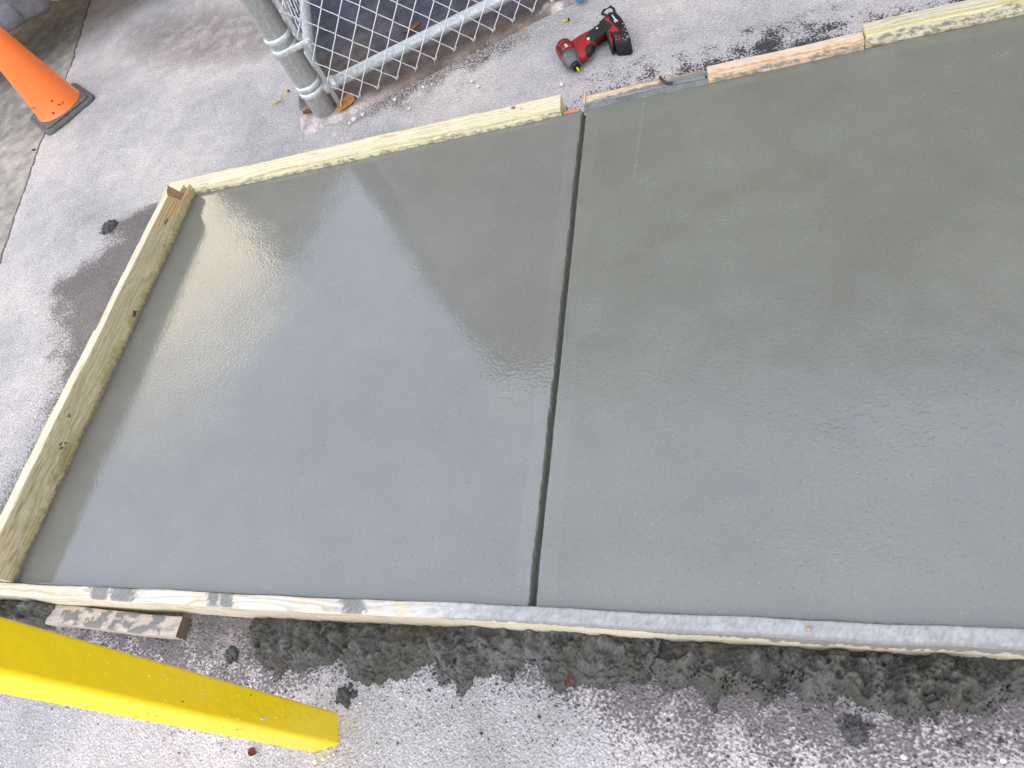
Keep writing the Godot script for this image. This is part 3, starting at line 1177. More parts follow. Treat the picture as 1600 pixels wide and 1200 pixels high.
	tag(fl, "thin grey cement smear sloping from the orange-edged board to the slab", "cement smear")
	# packer at the gap, with a sliver of orange painted wood
	var st := begin()
	prism(st, PackedVector2Array([Vector2(-0.566, -1.972), Vector2(-0.505, -1.976), Vector2(-0.515, -1.988), Vector2(-0.566, -1.986)]), 0.0, 0.082, 0.002)
	tag(obj("packing_strip", done(st, true), mats.paint_orange), "low orange painted strip in the gap between two far form boards", "wood strip")
	st = begin()
	prism(st, PackedVector2Array([Vector2(-0.4915, -1.988), Vector2(-0.4885, -1.988), Vector2(-0.4885, -2.035), Vector2(-0.4915, -2.035)]), 0.0, 0.106, 0.001)
	tag(obj("wood_shim", done(st, true), mats.pine), "thin upright shim at the left end of the orange-edged board", "wood shim")
	# twig of steel tie and clod on the painted board
	st = begin()
	tube(st, PackedVector3Array([Vector3(-0.245, 0.104, -2.035), Vector3(-0.243, 0.113, -2.02), Vector3(-0.235, 0.112, -2.005), Vector3(-0.222, 0.105, -1.998), Vector3(-0.205, 0.104, -1.999)]), 0.005, 7)
	tag(obj("mud_curl", done(st), mats.dark_crumb), "dark curl of mud lying on the orange-edged form board", "mud")
	var rk := obj("cement_clod", rock(0.018, 5, 0.7), mats.stone_tan)
	rk.position = Vector3(-0.135, 0.035, -2.062)
	rk.scale = Vector3(1.1, 1.0, 0.7)
	tag(rk, "tan clod behind the right end of the orange-edged board", "clod")
	# offcut lying against the near form
	var paint_off := func(x: float, y: float, z: float, face: int) -> Color:
		var k: float = 1.0 + 0.14 * nB.get_noise_2d(x * 2.0, z * 8.0) + 0.1 * nC.get_noise_2d(x, y + z)
		var c := Color(0.60, 0.50, 0.40) * k
		if face == 1:
			var s: float = nA.get_noise_2d(x * 0.5, z * 0.8 + 2.0) + 0.15 * nC.get_noise_2d(x, z)
			if x > 0.06 and x < 0.42 and z > -0.044 - 0.2 * s:
				var q := smoothstep(-0.02, 0.1, s)
				c = c.lerp(Color(0.22, 0.21, 0.185) * k, q)
				c.a = 0.0 if q > 0.6 else 1.0
		if face >= 4:
			c = Color(0.17, 0.125, 0.10) if face == 5 else Color(0.62, 0.52, 0.42)
		return c
	var bump_off := func(x: float, y: float, z: float, face: int) -> float:
		if face != 1:
			return 0.0
		var s: float = nA.get_noise_2d(x * 0.5, z * 0.8 + 2.0) + 0.15 * nC.get_noise_2d(x, z)
		return 0.003 if s > 0.04 and x > 0.06 and x < 0.42 and z > -0.044 - 0.2 * s else 0.0
	b = obj("timber_offcut", mirror_z(board_mesh(0.475, 0.038, 0.052, 0.004, 98, paint_off, bump_off, func(p: Vector3) -> Vector3:
		var rr := clampf((0.02 - p.x) / 0.02, 0.0, 1.0)
		return Vector3(p.x + 0.012 * rr * absf(-p.z / 0.052 - 0.5) * 2.0, p.y, p.z))), mats.wood)
	b.position = Vector3(-1.935, -0.005, -0.326)
	b.rotation.y = -0.02
	tag(b, "short cement-smeared timber offcut lying against the near form board", "timber offcut")

func mirror_z(m: ArrayMesh) -> ArrayMesh:
	var out := ArrayMesh.new()
	for s in m.get_surface_count():
		var a := m.surface_get_arrays(s)
		var p: PackedVector3Array = a[Mesh.ARRAY_VERTEX]
		var n: PackedVector3Array = a[Mesh.ARRAY_NORMAL]
		for i in p.size():
			p[i].z = -p[i].z
			n[i].z = -n[i].z
		a[Mesh.ARRAY_VERTEX] = p
		a[Mesh.ARRAY_NORMAL] = n
		a[Mesh.ARRAY_TANGENT] = null
		var idx = a[Mesh.ARRAY_INDEX]
		if idx == null or idx.size() == 0:
			idx = PackedInt32Array(range(p.size()))
		for i in range(0, idx.size(), 3):
			var t: int = idx[i]
			idx[i] = idx[i + 1]
			idx[i + 1] = t
		a[Mesh.ARRAY_INDEX] = idx
		out.add_surface_from_arrays(Mesh.PRIMITIVE_TRIANGLES, a)
	return out

# ------------------------------------------------------------------ spilled concrete
func build_heaps() -> void:
	# [x centre, half width, reach, height, tread, label]
	var hs := [
		[-2.06, 0.13, 0.15, 0.075, 0, "grey cement heap burying the left end of the near form board"],
		[-1.115, 0.135, 0.135, 0.036, 0, "leftmost dark concrete heap right of the timber offcut"],
		[-0.83, 0.20, 0.13, 0.040, 0, "long crumbly concrete heap beside the foot of the yellow bollard"],
		[-0.46, 0.20, 0.115, 0.070, 2, "flat-topped concrete spill with a crack along it, below the slab joint"],
		[-0.135, 0.14, 0.12, 0.042, 0, "creased concrete heap right of the flat-topped spill"],
		[0.095, 0.115, 0.125, 0.048, 0, "rounded concrete heap left of the one with a boot print"],
		[0.265, 0.115, 0.12, 0.050, 1, "concrete heap pressed with a zigzag boot tread"],
		[0.55, 0.22, 0.08, 0.028, 0, "low smooth concrete spill at the right end of the near board"]]
	var front := noise(199, 0.16, FastNoiseLite.TYPE_SIMPLEX_SMOOTH, 3)
	for k in hs.size():
		var h = hs[k]
		var cx: float = h[0]
		var hw: float = h[1]
		var reach: float = h[2]
		var top: float = h[3]
		var n1 := noise(200 + k, 0.085, FastNoiseLite.TYPE_SIMPLEX_SMOOTH, 4)
		var n2 := noise(220 + k, 0.0075, FastNoiseLite.TYPE_SIMPLEX, 3)
		var n3 := noise(240 + k, 0.03, FastNoiseLite.TYPE_CELLULAR, 1)
		n3.cellular_return_type = FastNoiseLite.RETURN_DISTANCE2_SUB
		n3.domain_warp_enabled = true
		n3.domain_warp_amplitude = 0.03
		n3.domain_warp_frequency = 30.0
		var n4 := noise(260 + k, 0.034, FastNoiseLite.TYPE_SIMPLEX_SMOOTH, 3)
		n4.fractal_type = FastNoiseLite.FRACTAL_RIDGED
		var n5 := noise(280 + k, 0.005, FastNoiseLite.TYPE_CELLULAR, 1)
		var step := 0.0026
		var nx := int(hw * 2.6 / step)
		var nz := int(reach * 1.5 / step)
		var pos := PackedVector3Array()
		var col := PackedColorArray()
		var uv := PackedVector2Array()
		for j in nz:
			for i in nx:
				var x := (float(i) / (nx - 1) - 0.5) * hw * 2.6
				var z := float(j) / (nz - 1) * reach * 1.5
				var a := n1.get_noise_2d(x, z)
				var b := n2.get_noise_2d(x, z)
				var c := n3.get_noise_2d(x, z)
				var u := absf(x) / (hw * 1.18)
				var wx := cx + x
				var v := z / (reach * (0.86 + 0.55 * front.get_noise_1d(wx)))
				var rr := pow(u, 3.0) + pow(v, 2.2) + a * 0.7 + b * 0.16
				var body := clampf(1.0 - rr, -0.4, 1.0)
				var prof := 0.3 + 0.7 * sin(PI * clampf(v * 0.85 + 0.1, 0.0, 1.0))
				var y := top * prof * smoothstep(0.0, 0.45, body) * (1.0 + a * 0.4)
				if k == 3:
					# a slumped shelf with an open crack
					var edge := 0.055 + 0.02 * n1.get_noise_1d(x) + x * 0.03
					y = (0.036 if z < edge else 0.036 - 0.012 * smoothstep(0.0, 0.01, z - edge) - (z - edge) * 0.25) * smoothstep(0.0, 0.2, body) + a * 0.006
					if absf(z - edge) < 0.003:
						y -= 0.008
				y *= 0.75 + 0.55 * smoothstep(-0.2, 0.35, n1.get_noise_2d(wx * 1.7 + 8.0, z * 1.7))
				y += smoothstep(0.0, 0.2, body) * (b * 0.0012 + n5.get_noise_2d(x, z) * 0.0014 - smoothstep(0.35, 0.8, n4.get_noise_2d(x, z)) * 0.005 - (1.0 - smoothstep(-0.97, -0.82, c)) * 0.006 * smoothstep(-0.1, 0.3, n1.get_noise_2d(x * 0.6 + 3.0, z * 0.6)))
				if h[4] == 1:
					var zig := fposmod(z * 90.0 + absf(fposmod(x * 45.0, 2.0) - 1.0) * 0.9, 1.0)
					y -= 0.004 * smoothstep(0.62, 0.8, zig) * smoothstep(0.1, 0.4, body) * smoothstep(-0.5, 0.1, 0.35 - u)
				if body <= 0.0:
					y = -0.012
				pos.append(Vector3(x, y, z))
				uv.append(Vector2(x, z))
				var tone := 1.0 + a * 0.3 + b * 0.25 + n5.get_noise_2d(x * 1.7, z * 1.7) * 0.2
				col.append(Color(0.145, 0.134, 0.103).lerp(Color(0.20, 0.188, 0.162), clampf(0.45 + n1.get_noise_2d(x * 0.5, z * 0.5 + 4.0) * 1.8, 0, 1)) * tone)
		var m := obj("concrete_heap", grid(nx, nz, pos, uv, col), mats.heap)
		m.position = Vector3(cx, 0.0, -0.331)
		tag(m, h[5], "concrete heap", "concrete heaps along the near form")
	# single splats of thrown concrete
	var splats := [[Vector3(-2.555, 0, -1.885), 0.036, "dark concrete splat on the paving left of the split board end"],
		[Vector3(-1.30, 0, -0.236), 0.02, "small dark clod between the timber offcut and the heaps"],
		[Vector3(-0.95, 0, -0.17), 0.022, "small dark clod right beside the foot of the bollard"],
		[Vector3(0.13, 0, -0.19), 0.024, "small dark clod below the boot-printed heap"]]
	for s in splats:
		var n := noise(int(s[0].x * 100) + 900, 0.025, FastNoiseLite.TYPE_SIMPLEX_SMOOTH, 3)
		var pos := PackedVector3Array()
		var col := PackedColorArray()
		for j in 34:
			for i in 34:
				var x: float = (i / 33.0 - 0.5) * 2.8 * s[1]
				var z: float = (j / 33.0 - 0.5) * 2.8 * s[1]
				var r: float = Vector2(x, z).length() / s[1] + n.get_noise_2d(x, z) * 0.8
				var y: float = 0.4 * s[1] * smoothstep(0.0, 0.6, 1.0 - r) + 0.002 + n.get_noise_2d(x * 3.0, z * 3.0) * 0.004
				pos.append(Vector3(x, y if r < 1.0 else -0.012, z))
				col.append(Color(0.12, 0.115, 0.10) * (1.0 + 0.5 * n.get_noise_2d(x * 2.0, z * 2.0)))
		var m := obj("concrete_clod", grid(34, 34, pos, PackedVector2Array(), col), mats.heap)
		m.position = s[0]
		tag(m, s[2], "concrete clod", "concrete clods on the paving")

# ------------------------------------------------------------------ bollard
func build_bollard() -> void:
	var b := thing("bollard", "square bright yellow painted steel bollard at the near left", "bollard", Vector3(-0.987, 0, -0.088), 0.0)
	var yaw := -0.32
	var nrow := 190
	var ring := box_pts(0.0355, 0.0355, 0.007, 5)
	var dense := PackedVector2Array()
	for i in ring.size():
		var a := ring[i]
		var c := ring[(i + 1) % ring.size()]
		var k := maxi(1, int(a.distance_to(c) / 0.005))
		for s in k:
			dense.append(a.lerp(c, float(s) / k))
	dense.append(dense[0])
	var lump := noise(301, 0.035, FastNoiseLite.TYPE_SIMPLEX_SMOOTH, 2)
	var drip := noise(302, 0.011, FastNoiseLite.TYPE_CELLULAR, 1)
	var pos := PackedVector3Array()
	var uv := PackedVector2Array()
	for j in nrow:
		var y := -0.03 + 1.09 * j / (nrow - 1)
		for i in dense.size():
			var p := dense[i].rotated(yaw)
			var n := dense[i].normalized().rotated(yaw)
			var q := Vector3(p.x, y, p.y)
			var o := lump.get_noise_3dv(q) * 0.0006
			var dr := drip.get_noise_3dv(q * Vector3(1, 0.6, 1))
			if dr < -0.93:
				o += 0.0016 * (-0.93 - dr) / 0.07
			pos.append(q + Vector3(n.x, 0, n.y) * o)
			uv.append(Vector2(float(i) / dense.size(), y))
	obj("tube", grid(dense.size(), nrow, pos, uv, PackedColorArray(), true), mats.yellow, b)
	var cap := begin()
	var top := PackedVector2Array()
	for p in box_pts(0.0345, 0.0345, 0.007, 5):
		top.append(p.rotated(yaw))
	prism(cap, top, 1.045, 1.064, 0.003)
	obj("cap", done(cap, true), mats.yellow, b)
	# blisters and runs in the paint
	for k in 34:
		var on_x := k % 3 != 0
		var bl := obj("paint_blister", rock(rng.randf_range(0.0016, 0.0042), 600 + k, 1.0), mats.yellow, b)
		var nn := Vector3(cos(yaw), 0, sin(yaw)) if on_x else Vector3(-sin(yaw), 0, cos(yaw))
		bl.position = nn * 0.0352 + nn.cross(Vector3.UP) * rng.randf_range(-0.03, 0.03) + Vector3.UP * rng.randf_range(0.03, 0.75)
		bl.scale = Vector3(1, rng.randf_range(0.8, 2.6), 1)
	# scuffs through the paint: small bare flecks just proud of the faces
	var fx := Vector3(cos(yaw), 0, sin(yaw))       # the face that looks to +x
	var fz := Vector3(-sin(yaw), 0, cos(yaw))      # the face that looks to +z
	var scuffs := [[fx, 0.012, 0.10, 0.006], [fx, 0.018, 0.29, 0.014], [fx, -0.02, 0.33, 0.005], [fx, 0.0, 0.47, 0.006], [fx, 0.02, 0.52, 0.005], [fx, -0.015, 0.57, 0.006], [fx, 0.026, 0.40, 0.006], [fx, 0.005, 0.21, 0.005], [fz, 0.0, 0.2, 0.006], [fz, -0.01, 0.33, 0.005], [fz, 0.012, 0.44, 0.007]]
	for s in scuffs:
		var n: Vector3 = s[0]
		var side := n.cross(Vector3.UP)
		var st := begin()
		var c: Vector3 = n * 0.0366 + side * s[1] + Vector3.UP * s[2]
		var pts := []
		for k in 7:
			var a := TAU * k / 7
			var rad: float = s[3] * (0.5 + 0.5 * rng.randf())
			pts.append(c + (side * cos(a) * 0.3 + Vector3.UP * sin(a)) * rad * 0.8)
		for k in 7:
			tri(st, c + n * 0.0004, pts[k], pts[(k + 1) % 7])
			tri(st, pts[k], pts[k] - n * 0.0012, pts[(k + 1) % 7])
		obj("scuff", done(st, true), mats.rust if s[3] < 0.0055 else mats.stone, b)

# ------------------------------------------------------------------ cone
func build_cone() -> void:
	var c := thing("traffic_cone", "orange traffic cone on a worn black rubber base", "traffic cone", Vector3(-3.375, -0.004, -2.845))
	var yaw := 0.93
	var st := begin()
	var p := PackedVector2Array()
	for q in box_pts(0.155, 0.155, 0.035, 5):
		p.append(q.rotated(-yaw))
	var p2 := PackedVector2Array()
	for q in p:
		p2.append(q * 0.86)
	prism(st, p, 0.0, 0.022, 0.005)
	prism(st, p2, 0.0215, 0.034, 0.006)
	obj("base", done(st), mats.rubber, c)
	st = begin()
	lathe(st, Vector3(0, 0.03, 0), Vector3.UP, PackedVector2Array([Vector2(0.128, 0), Vector2(0.124, 0.012), Vector2(0.119, 0.03), Vector2(0.088, 0.25), Vector2(0.0885, 0.252), Vector2(0.035, 0.62), Vector2(0.03, 0.66), Vector2(0.024, 0.668), Vector2(0.024, 0.64)]), 48)
	obj("body", done(st), mats.orange, c)
	# black tyre rubs near the foot
	for k in 7:
		var a := rng.randf_range(-0.5, 1.3)
		var y := rng.randf_range(0.05, 0.12)
		var r := 0.1275 - (y - 0.03) * 0.14
		var d := Vector3(sin(a), 0.14, cos(a)).normalized()
		var ctr := Vector3(sin(a) * r, y, cos(a) * r) + d * 0.0006
		var side := d.cross(Vector3.UP).normalized()
		var up := side.cross(d)
		var s := begin()
		var w := rng.randf_range(0.003, 0.009)
		var pts := []
		for q in 6:
			pts.append(ctr + side * cos(TAU * q / 6) * w + up * sin(TAU * q / 6) * w * rng.randf_range(0.3, 0.7))
		for q in 6:
			tri(s, ctr + d * 0.0005, pts[q], pts[(q + 1) % 6])
		obj("scuff", done(s, true), mats.black, c)

# ------------------------------------------------------------------ fence
func wire_mesh(h: float, half: float, rise: float, phase: int, n: Vector3, u: Vector3) -> ArrayMesh:
	var pts := PackedVector3Array()
	var r := 0.0021
	var steps := int(h / rise)
	var k0 := 0
	# knuckled foot: the end folds back on itself
	var s0 := -1.0 if phase == 0 else 1.0
	if phase == 0:
		pts.append(u * (-half + 0.012) + Vector3.UP * 0.012 + n * 0.003)
		pts.append(u * (-half + 0.004) + Vector3.UP * -0.004 + n * 0.004)
	for k in steps + 1:
		var side := -1.0 if (k + phase) % 2 == 0 else 1.0
		if phase == 1 and k == 0:
			pts.append(u * (half - 0.011) + Vector3.UP * 0.014 - n * 0.003)
			pts.append(u * (half - 0.003) + Vector3.UP * -0.003 - n * 0.004)
		var y := k * rise
		# rounded elbow, one strand in front of its neighbour
		pts.append(u * side * (half - 0.005) + Vector3.UP * (y - 0.007) + n * 0.0028 * side)
		pts.append(u * side * (half + 0.0012) + Vector3.UP * y + n * 0.0005 * side)
		pts.append(u * side * (half - 0.005) + Vector3.UP * (y + 0.007) - n * 0.0028 * side)
		pts.append(u * side * 0.3 * half + Vector3.UP * (y + rise * 0.36) - n * 0.0022 * side)
		pts.append(u * -side * 0.3 * half + Vector3.UP * (y + rise * 0.64) - n * 0.0022 * side)
	var st := begin()
	tube(st, pts, r, 6)
	return done(st)

func panel(called: String, label: String, u: Vector3, n: Vector3, length: float, offset: float) -> void:
	var f := thing(called, label, "fence", FENCE_AT, 0.0, "chain link fence panels")
	var h := 1.72
	var st := begin()
	lathe(st, u * 0.05 + Vector3.UP * 0.1, u, PackedVector2Array([Vector2(0.0, 0.0), Vector2(0.024, 0.0), Vector2(0.024, length - 0.1), Vector2(0, length - 0.1)]), 20)
	obj("bottom_rail", done(st), mats.galv, f)
	st = begin()
	lathe(st, u * 0.046 + Vector3.UP * 0.1, u, PackedVector2Array([Vector2(0.0, 0.0), Vector2(0.029, 0.0), Vector2(0.029, 0.05), Vector2(0.026, 0.056), Vector2(0.0245, 0.056)]), 20)
	obj("rail_cup", done(st), mats.band, f)
	st = begin()
	lathe(st, u * 0.05 + Vector3.UP * 1.7, u, PackedVector2Array([Vector2(0.0, 0.0), Vector2(0.022, 0.0), Vector2(0.022, length - 0.1), Vector2(0, length - 0.1)]), 16)
	obj("top_rail", done(st), mats.galv, f)
	st = begin()
	lathe(st, u * length, Vector3.UP, PackedVector2Array([Vector2(0.0, -0.02), Vector2(0.04, -0.02), Vector2(0.04, 1.82), Vector2(0.03, 1.84), Vector2(0, 1.85)]), 20)
	obj("end_post", done(st), mats.galv, f)
	# flat tension bar threaded through the first diamonds
	var c := u * 0.071 + n * (offset - 0.004)
	st = begin()
	var bar := PackedVector2Array()
	for q in [Vector2(-0.009, -0.003), Vector2(0.009, -0.003), Vector2(0.009, 0.003), Vector2(-0.009, 0.003)]:
		var p: Vector3 = c + u * q.x + n * q.y
		bar.append(Vector2(p.x, p.z))
	prism(st, bar, 0.012, 1.72, 0.001)
	obj("tension_bar", done(st, true), mats.band, f)
	var half := 0.0215
	var ma := wire_mesh(h, half, 0.0525, 0, n, u)
	var mb := wire_mesh(h, half, 0.0525, 1, n, u)
	var count := int((length - 0.16) / (half * 2.0))
	for k in count:
		var w := obj("wire", ma if k % 2 == 0 else mb, mats.wire, f)
		w.position = u * (0.071 + half + k * half * 2.0 - 0.004) + n * offset + Vector3.UP * 0.022
		w.rotation = Vector3(rng.randf_range(-0.004, 0.004), 0, rng.randf_range(-0.004, 0.004))

func build_fence() -> void:
	panel("chain_link_fence", "chain link fence panel running right above the dark pad towards the drill", FENCE_U, FENCE_N, 2.5, 0.042)
	panel("chain_link_fence", "chain link fence panel running back from the corner post, seen edge on", Vector3(-0.347, 0, -0.938), Vector3(-0.938, 0, 0.347), 2.1, 0.042)
	var p := thing("fence_post", "thick galvanised corner post of the chain link enclosure", "fence post", FENCE_AT)
	var st := begin()
	lathe(st, Vector3.ZERO, Vector3.UP, PackedVector2Array([Vector2(0.0, -0.03), Vector2(0.049, -0.03), Vector2(0.049, 1.9), Vector2(0.052, 1.9), Vector2(0.052, 1.92), Vector2(0.04, 1.95), Vector2(0, 1.96)]), 40)
	obj("pipe", done(st), mats.galv, p)
	# pressed steel bands, their tongues bolted to the tension bar
	for q in [[0.345, 1], [0.30, 0], [0.135, 2], [0.105, 1], [0.86, 0], [1.4, 0]]:
		var y: float = q[0]
		st = begin()
		lathe(st, Vector3(0, y, 0), Vector3.UP, PackedVector2Array([Vector2(0.0495, 0), Vector2(0.0525, 0.001), Vector2(0.0525, 0.023), Vector2(0.0495, 0.024)]), 36)
		if q[1] != 2:
			var u := FENCE_U if q[1] == 0 else Vector3(-0.347, 0, -0.938)
			var n := FENCE_N if q[1] == 0 else Vector3(-0.938, 0, 0.347)
			var tongue := PackedVector2Array()
			for c in [Vector2(-0.02, 0.049), Vector2(0.098, 0.0505), Vector2(0.104, 0.052), Vector2(0.098, 0.0535), Vector2(-0.02, 0.0525)]:
				var w: Vector3 = u * c.x + n * c.y
				tongue.append(Vector2(w.x, w.z))
			prism(st, tongue, y, y + 0.024, 0.0008)
		var bd := obj("band", done(st), mats.band, p)
		if q[1] != 2:
			var u := FENCE_U if q[1] == 0 else Vector3(-0.347, 0, -0.938)
			var n := FENCE_N if q[1] == 0 else Vector3(-0.938, 0, 0.347)
			st = begin()
			lathe(st, u * 0.09 + n * 0.03 + Vector3.UP * (y + 0.012), n, PackedVector2Array([Vector2(0, 0), Vector2(0.005, 0), Vector2(0.005, 0.024), Vector2(0.009, 0.024), Vector2(0.008, 0.028), Vector2(0, 0.030)]), 12)
			obj("bolt", done(st), mats.band, bd)
	# bare collar of concrete and dead leaf round the foot
	var l := obj("dead_leaf", leaf_mesh(0.05, 0.03, 0.012, 11), mats.leaf_brown)
	l.position = Vector3(-1.70, 0.016, -2.36)
	l.rotation.y = 0.6
	tag(l, "crumpled brown leaf against the left foot of the corner post", "leaf", "fallen leaves")

# ------------------------------------------------------------------ parked vehicle, only its lower edge is in view
func build_vehicle() -> void:
	# sill line runs parallel to the fence; local x along it, local z out of the side
	var c := thing("parked_van", "white van with grey plastic lower bumper parked at top left corner", "van", Vector3(-3.64, 0, -3.40), atan2(0.417, 0.909))
	# bumper: a rounded grey shell that wraps the near corner
	var st := begin()
	var side := PackedVector2Array([Vector2(-1.1, -0.62), Vector2(-1.1, 0.02), Vector2(0.06, 0.02), Vector2(0.10, 0.0), Vector2(0.115, -0.05), Vector2(0.115, -0.62)])
	prism(st, side, 0.225, 0.52, 0.03)
	var bm := obj("bumper", done(st, true), mats.car_grey, c)
	st = begin()
	prism(st, PackedVector2Array([Vector2(-1.1, -0.02), Vector2(-1.1, 0.05), Vector2(-0.12, 0.05), Vector2(-0.06, 0.035), Vector2(-0.05, -0.02)]), 0.235, 0.36, 0.02)
	obj("bumper_lip", done(st, true), mats.car_grey, bm)
	st = begin()
	prism(st, PackedVector2Array([Vector2(0.10, -1.9), Vector2(0.10, -0.03), Vector2(1.35, -0.03), Vector2(1.42, -0.1), Vector2(1.42, -1.9)]), 0.23, 0.95, 0.03)
	prism(st, PackedVector2Array([Vector2(-1.1, -1.9), Vector2(-1.1, -0.04), Vector2(1.36, -0.04), Vector2(1.36, -1.9)]), 0.5, 1.25, 0.06)
	obj("body", done(st, true), mats.car_white, c)
	for x in [-0.75, 0.78]:
		st = begin()
		lathe(st, Vector3(x, 0.3, -0.10), Vector3(0, 0, -1), PackedVector2Array([Vector2(0.0, 0.02), Vector2(0.2, 0.02), Vector2(0.21, 0.0), Vector2(0.285, 0.0), Vector2(0.305, 0.03), Vector2(0.305, 0.17), Vector2(0.28, 0.2), Vector2(0, 0.2)]), 32)
		obj("tyre", done(st), mats.black, c)

# ------------------------------------------------------------------ cordless driver lying on its side
func flat_part(pts: Array, y0: float, y1: float, bev: float) -> ArrayMesh:
	var st := begin()
	prism(st, PackedVector2Array(pts), y0, y1, bev)
	return done(st, true)

func build_driver() -> void:
	var o := Vector3(-0.52, -0.004, -2.41)
	var d := thing("impact_driver", "red and black cordless impact driver lying on its side", "power tool", o)
	var V := func(x: float, z: float) -> Vector2: return Vector2(x - o.x, z - o.z)
	# motor head on its axis, nose towards the slab
	var a := Vector3(-0.619 - o.x, 0.036, -2.425 - o.z)
	var b := Vector3(-0.557 - o.x, 0.031, -2.288 - o.z)
	var dir := (b - a).normalized()
	var st := begin()
	lathe(st, a, dir, PackedVector2Array([Vector2(0, -0.004), Vector2(0.016, -0.003), Vector2(0.026, 0.003), Vector2(0.0315, 0.013), Vector2(0.033, 0.025), Vector2(0.033, 0.083)]), 32)
	var head := obj("motor_housing", done(st), mats.black, d)
	st = begin()
	lathe(st, a + dir * 0.083, dir, PackedVector2Array([Vector2(0.033, -0.001), Vector2(0.0345, 0.0), Vector2(0.0345, 0.012), Vector2(0.033, 0.022), Vector2(0.026, 0.048), Vector2(0.0225, 0.054), Vector2(0.0215, 0.058), Vector2(0.016, 0.058)]), 32)
	obj("gear_case", done(st), mats.steel, d)
	st = begin()
	lathe(st, a + dir * 0.139, dir, PackedVector2Array([Vector2(0.0155, -0.001), Vector2(0.0155, 0.006), Vector2(0.0145, 0.008), Vector2(0.0145, 0.015), Vector2(0.009, 0.016), Vector2(0.009, 0.01)]), 20)
	obj("bit_collar", done(st), mats.black, d)
	st = begin()
	lathe(st, a + dir * 0.148, dir, PackedVector2Array([Vector2(0.0, 0), Vector2(0.0042, 0), Vector2(0.0042, 0.018), Vector2(0.003, 0.024), Vector2(0.0012, 0.031), Vector2(0, 0.031)]), 6)
	obj("driver_bit", done(st, true), mats.bit, d)
	# red shells curved over the housing: rear vent plate, badge plate, side band
	var bs := axes(dir)
	var upv := Vector3.UP
	var sidev := dir.cross(upv).normalized()
	var up2 := sidev.cross(dir).normalized()
	var shell := func(s0: float, s1: float, t0: float, t1: float, r: float) -> ArrayMesh:
		var s_ := begin()
		var n := 10
		for k in n:
			var e := []
			for tt in [lerpf(t0, t1, float(k) / n), lerpf(t0, t1, float(k + 1) / n)]:
				e.append(up2 * cos(tt) + sidev * sin(tt))
			var p0: Vector3 = a + dir * s0
			var p1: Vector3 = a + dir * s1
			quad(s_, p0 + e[0] * r, p0 + e[1] * r, p1 + e[1] * r, p1 + e[0] * r)
			quad(s_, p1 + e[0] * (r - 0.003), p1 + e[0] * r, p1 + e[1] * r, p1 + e[1] * (r - 0.003))
			quad(s_, p0 + e[1] * (r - 0.003), p0 + e[1] * r, p0 + e[0] * r, p0 + e[0] * (r - 0.003))
		return done(s_, true)
	obj("vent_plate", shell.call(0.014, 0.034, -0.75, 0.75, 0.0338), mats.red, head)
	for k in 4:
		obj("vent_slot", shell.call(0.018, 0.030, -0.56 + k * 0.3, -0.42 + k * 0.3, 0.0343), mats.black, head)
	obj("badge_plate", shell.call(0.042, 0.076, -0.7, 0.55, 0.0342), mats.red, head)
	# white angular mark on the badge
	for z in [[0.049, 0.070, -0.16, -0.05], [0.056, 0.070, -0.02, 0.10], [0.047, 0.058, -0.02, 0.08]]:
		obj("badge_mark", shell.call(z[0], z[1], z[2], z[3], 0.0347), mats.white_print, head)
	obj("side_band", shell.call(0.02, 0.083, 0.95, 1.5, 0.0340), mats.red, head)
	obj("side_band", shell.call(0.04, 0.083, -1.5, -1.0, 0.0340), mats.red, head)
	# grip
	obj("handle", flat_part([V.call(-0.588, -2.415), V.call(-0.558, -2.440), V.call(-0.528, -2.456), V.call(-0.492, -2.476), V.call(-0.468, -2.500), V.call(-0.440, -2.430), V.call(-0.492, -2.392), V.call(-0.508, -2.366), V.call(-0.524, -2.318), V.call(-0.555, -2.315)], 0.020, 0.054, 0.008), mats.red, d)
	obj("grip", flat_part([V.call(-0.534, -2.420), V.call(-0.512, -2.458), V.call(-0.490, -2.477), V.call(-0.468, -2.502), V.call(-0.440, -2.430), V.call(-0.492, -2.392), V.call(-0.507, -2.374), V.call(-0.517, -2.395)], 0.016, 0.058, 0.009), mats.black, d)
	obj("trigger", flat_part([V.call(-0.532, -2.345), V.call(-0.524, -2.372), V.call(-0.505, -2.380), V.call(-0.492, -2.366), V.call(-0.502, -2.342), V.call(-0.520, -2.330)], 0.022, 0.055, 0.006), mats.black, d)
	st = begin()
	lathe(st, Vector3(-0.486 - o.x, 0.055, -2.448 - o.z), Vector3.UP, PackedVector2Array([Vector2(0.004, 0), Vector2(0.004, 0.005), Vector2(0.002, 0.006), Vector2(0, 0.006)]), 10)
	obj("screw", done(st), mats.band, d)
	st = begin()
	lathe(st, Vector3(-0.515 - o.x, 0.055, -2.398 - o.z), Vector3.UP, PackedVector2Array([Vector2(0.005, 0), Vector2(0.005, 0.005), Vector2(0.002, 0.006), Vector2(0, 0.006)]), 10)
	obj("screw", done(st), mats.stone, d)
	# foot of the tool and the battery that slides on it
	obj("tool_foot", flat_part([V.call(-0.482, -2.486), V.call(-0.458, -2.510), V.call(-0.446, -2.470), V.call(-0.432, -2.408), V.call(-0.425, -2.345), V.call(-0.436, -2.350), V.call(-0.448, -2.400), V.call(-0.462, -2.450)], 0.006, 0.060, 0.004), mats.black, d)
	var bat := obj("battery", flat_part([V.call(-0.470, -2.491), V.call(-0.456, -2.507), V.call(-0.448, -2.522), V.call(-0.422, -2.520), V.call(-0.399, -2.477), V.call(-0.384, -2.434), V.call(-0.367, -2.369), V.call(-0.361, -2.345), V.call(-0.369, -2.334), V.call(-0.389, -2.336), V.call(-0.413, -2.341), V.call(-0.425, -2.362), V.call(-0.439, -2.412), V.call(-0.454, -2.463)], 0.0, 0.065, 0.005), mats.black, d)
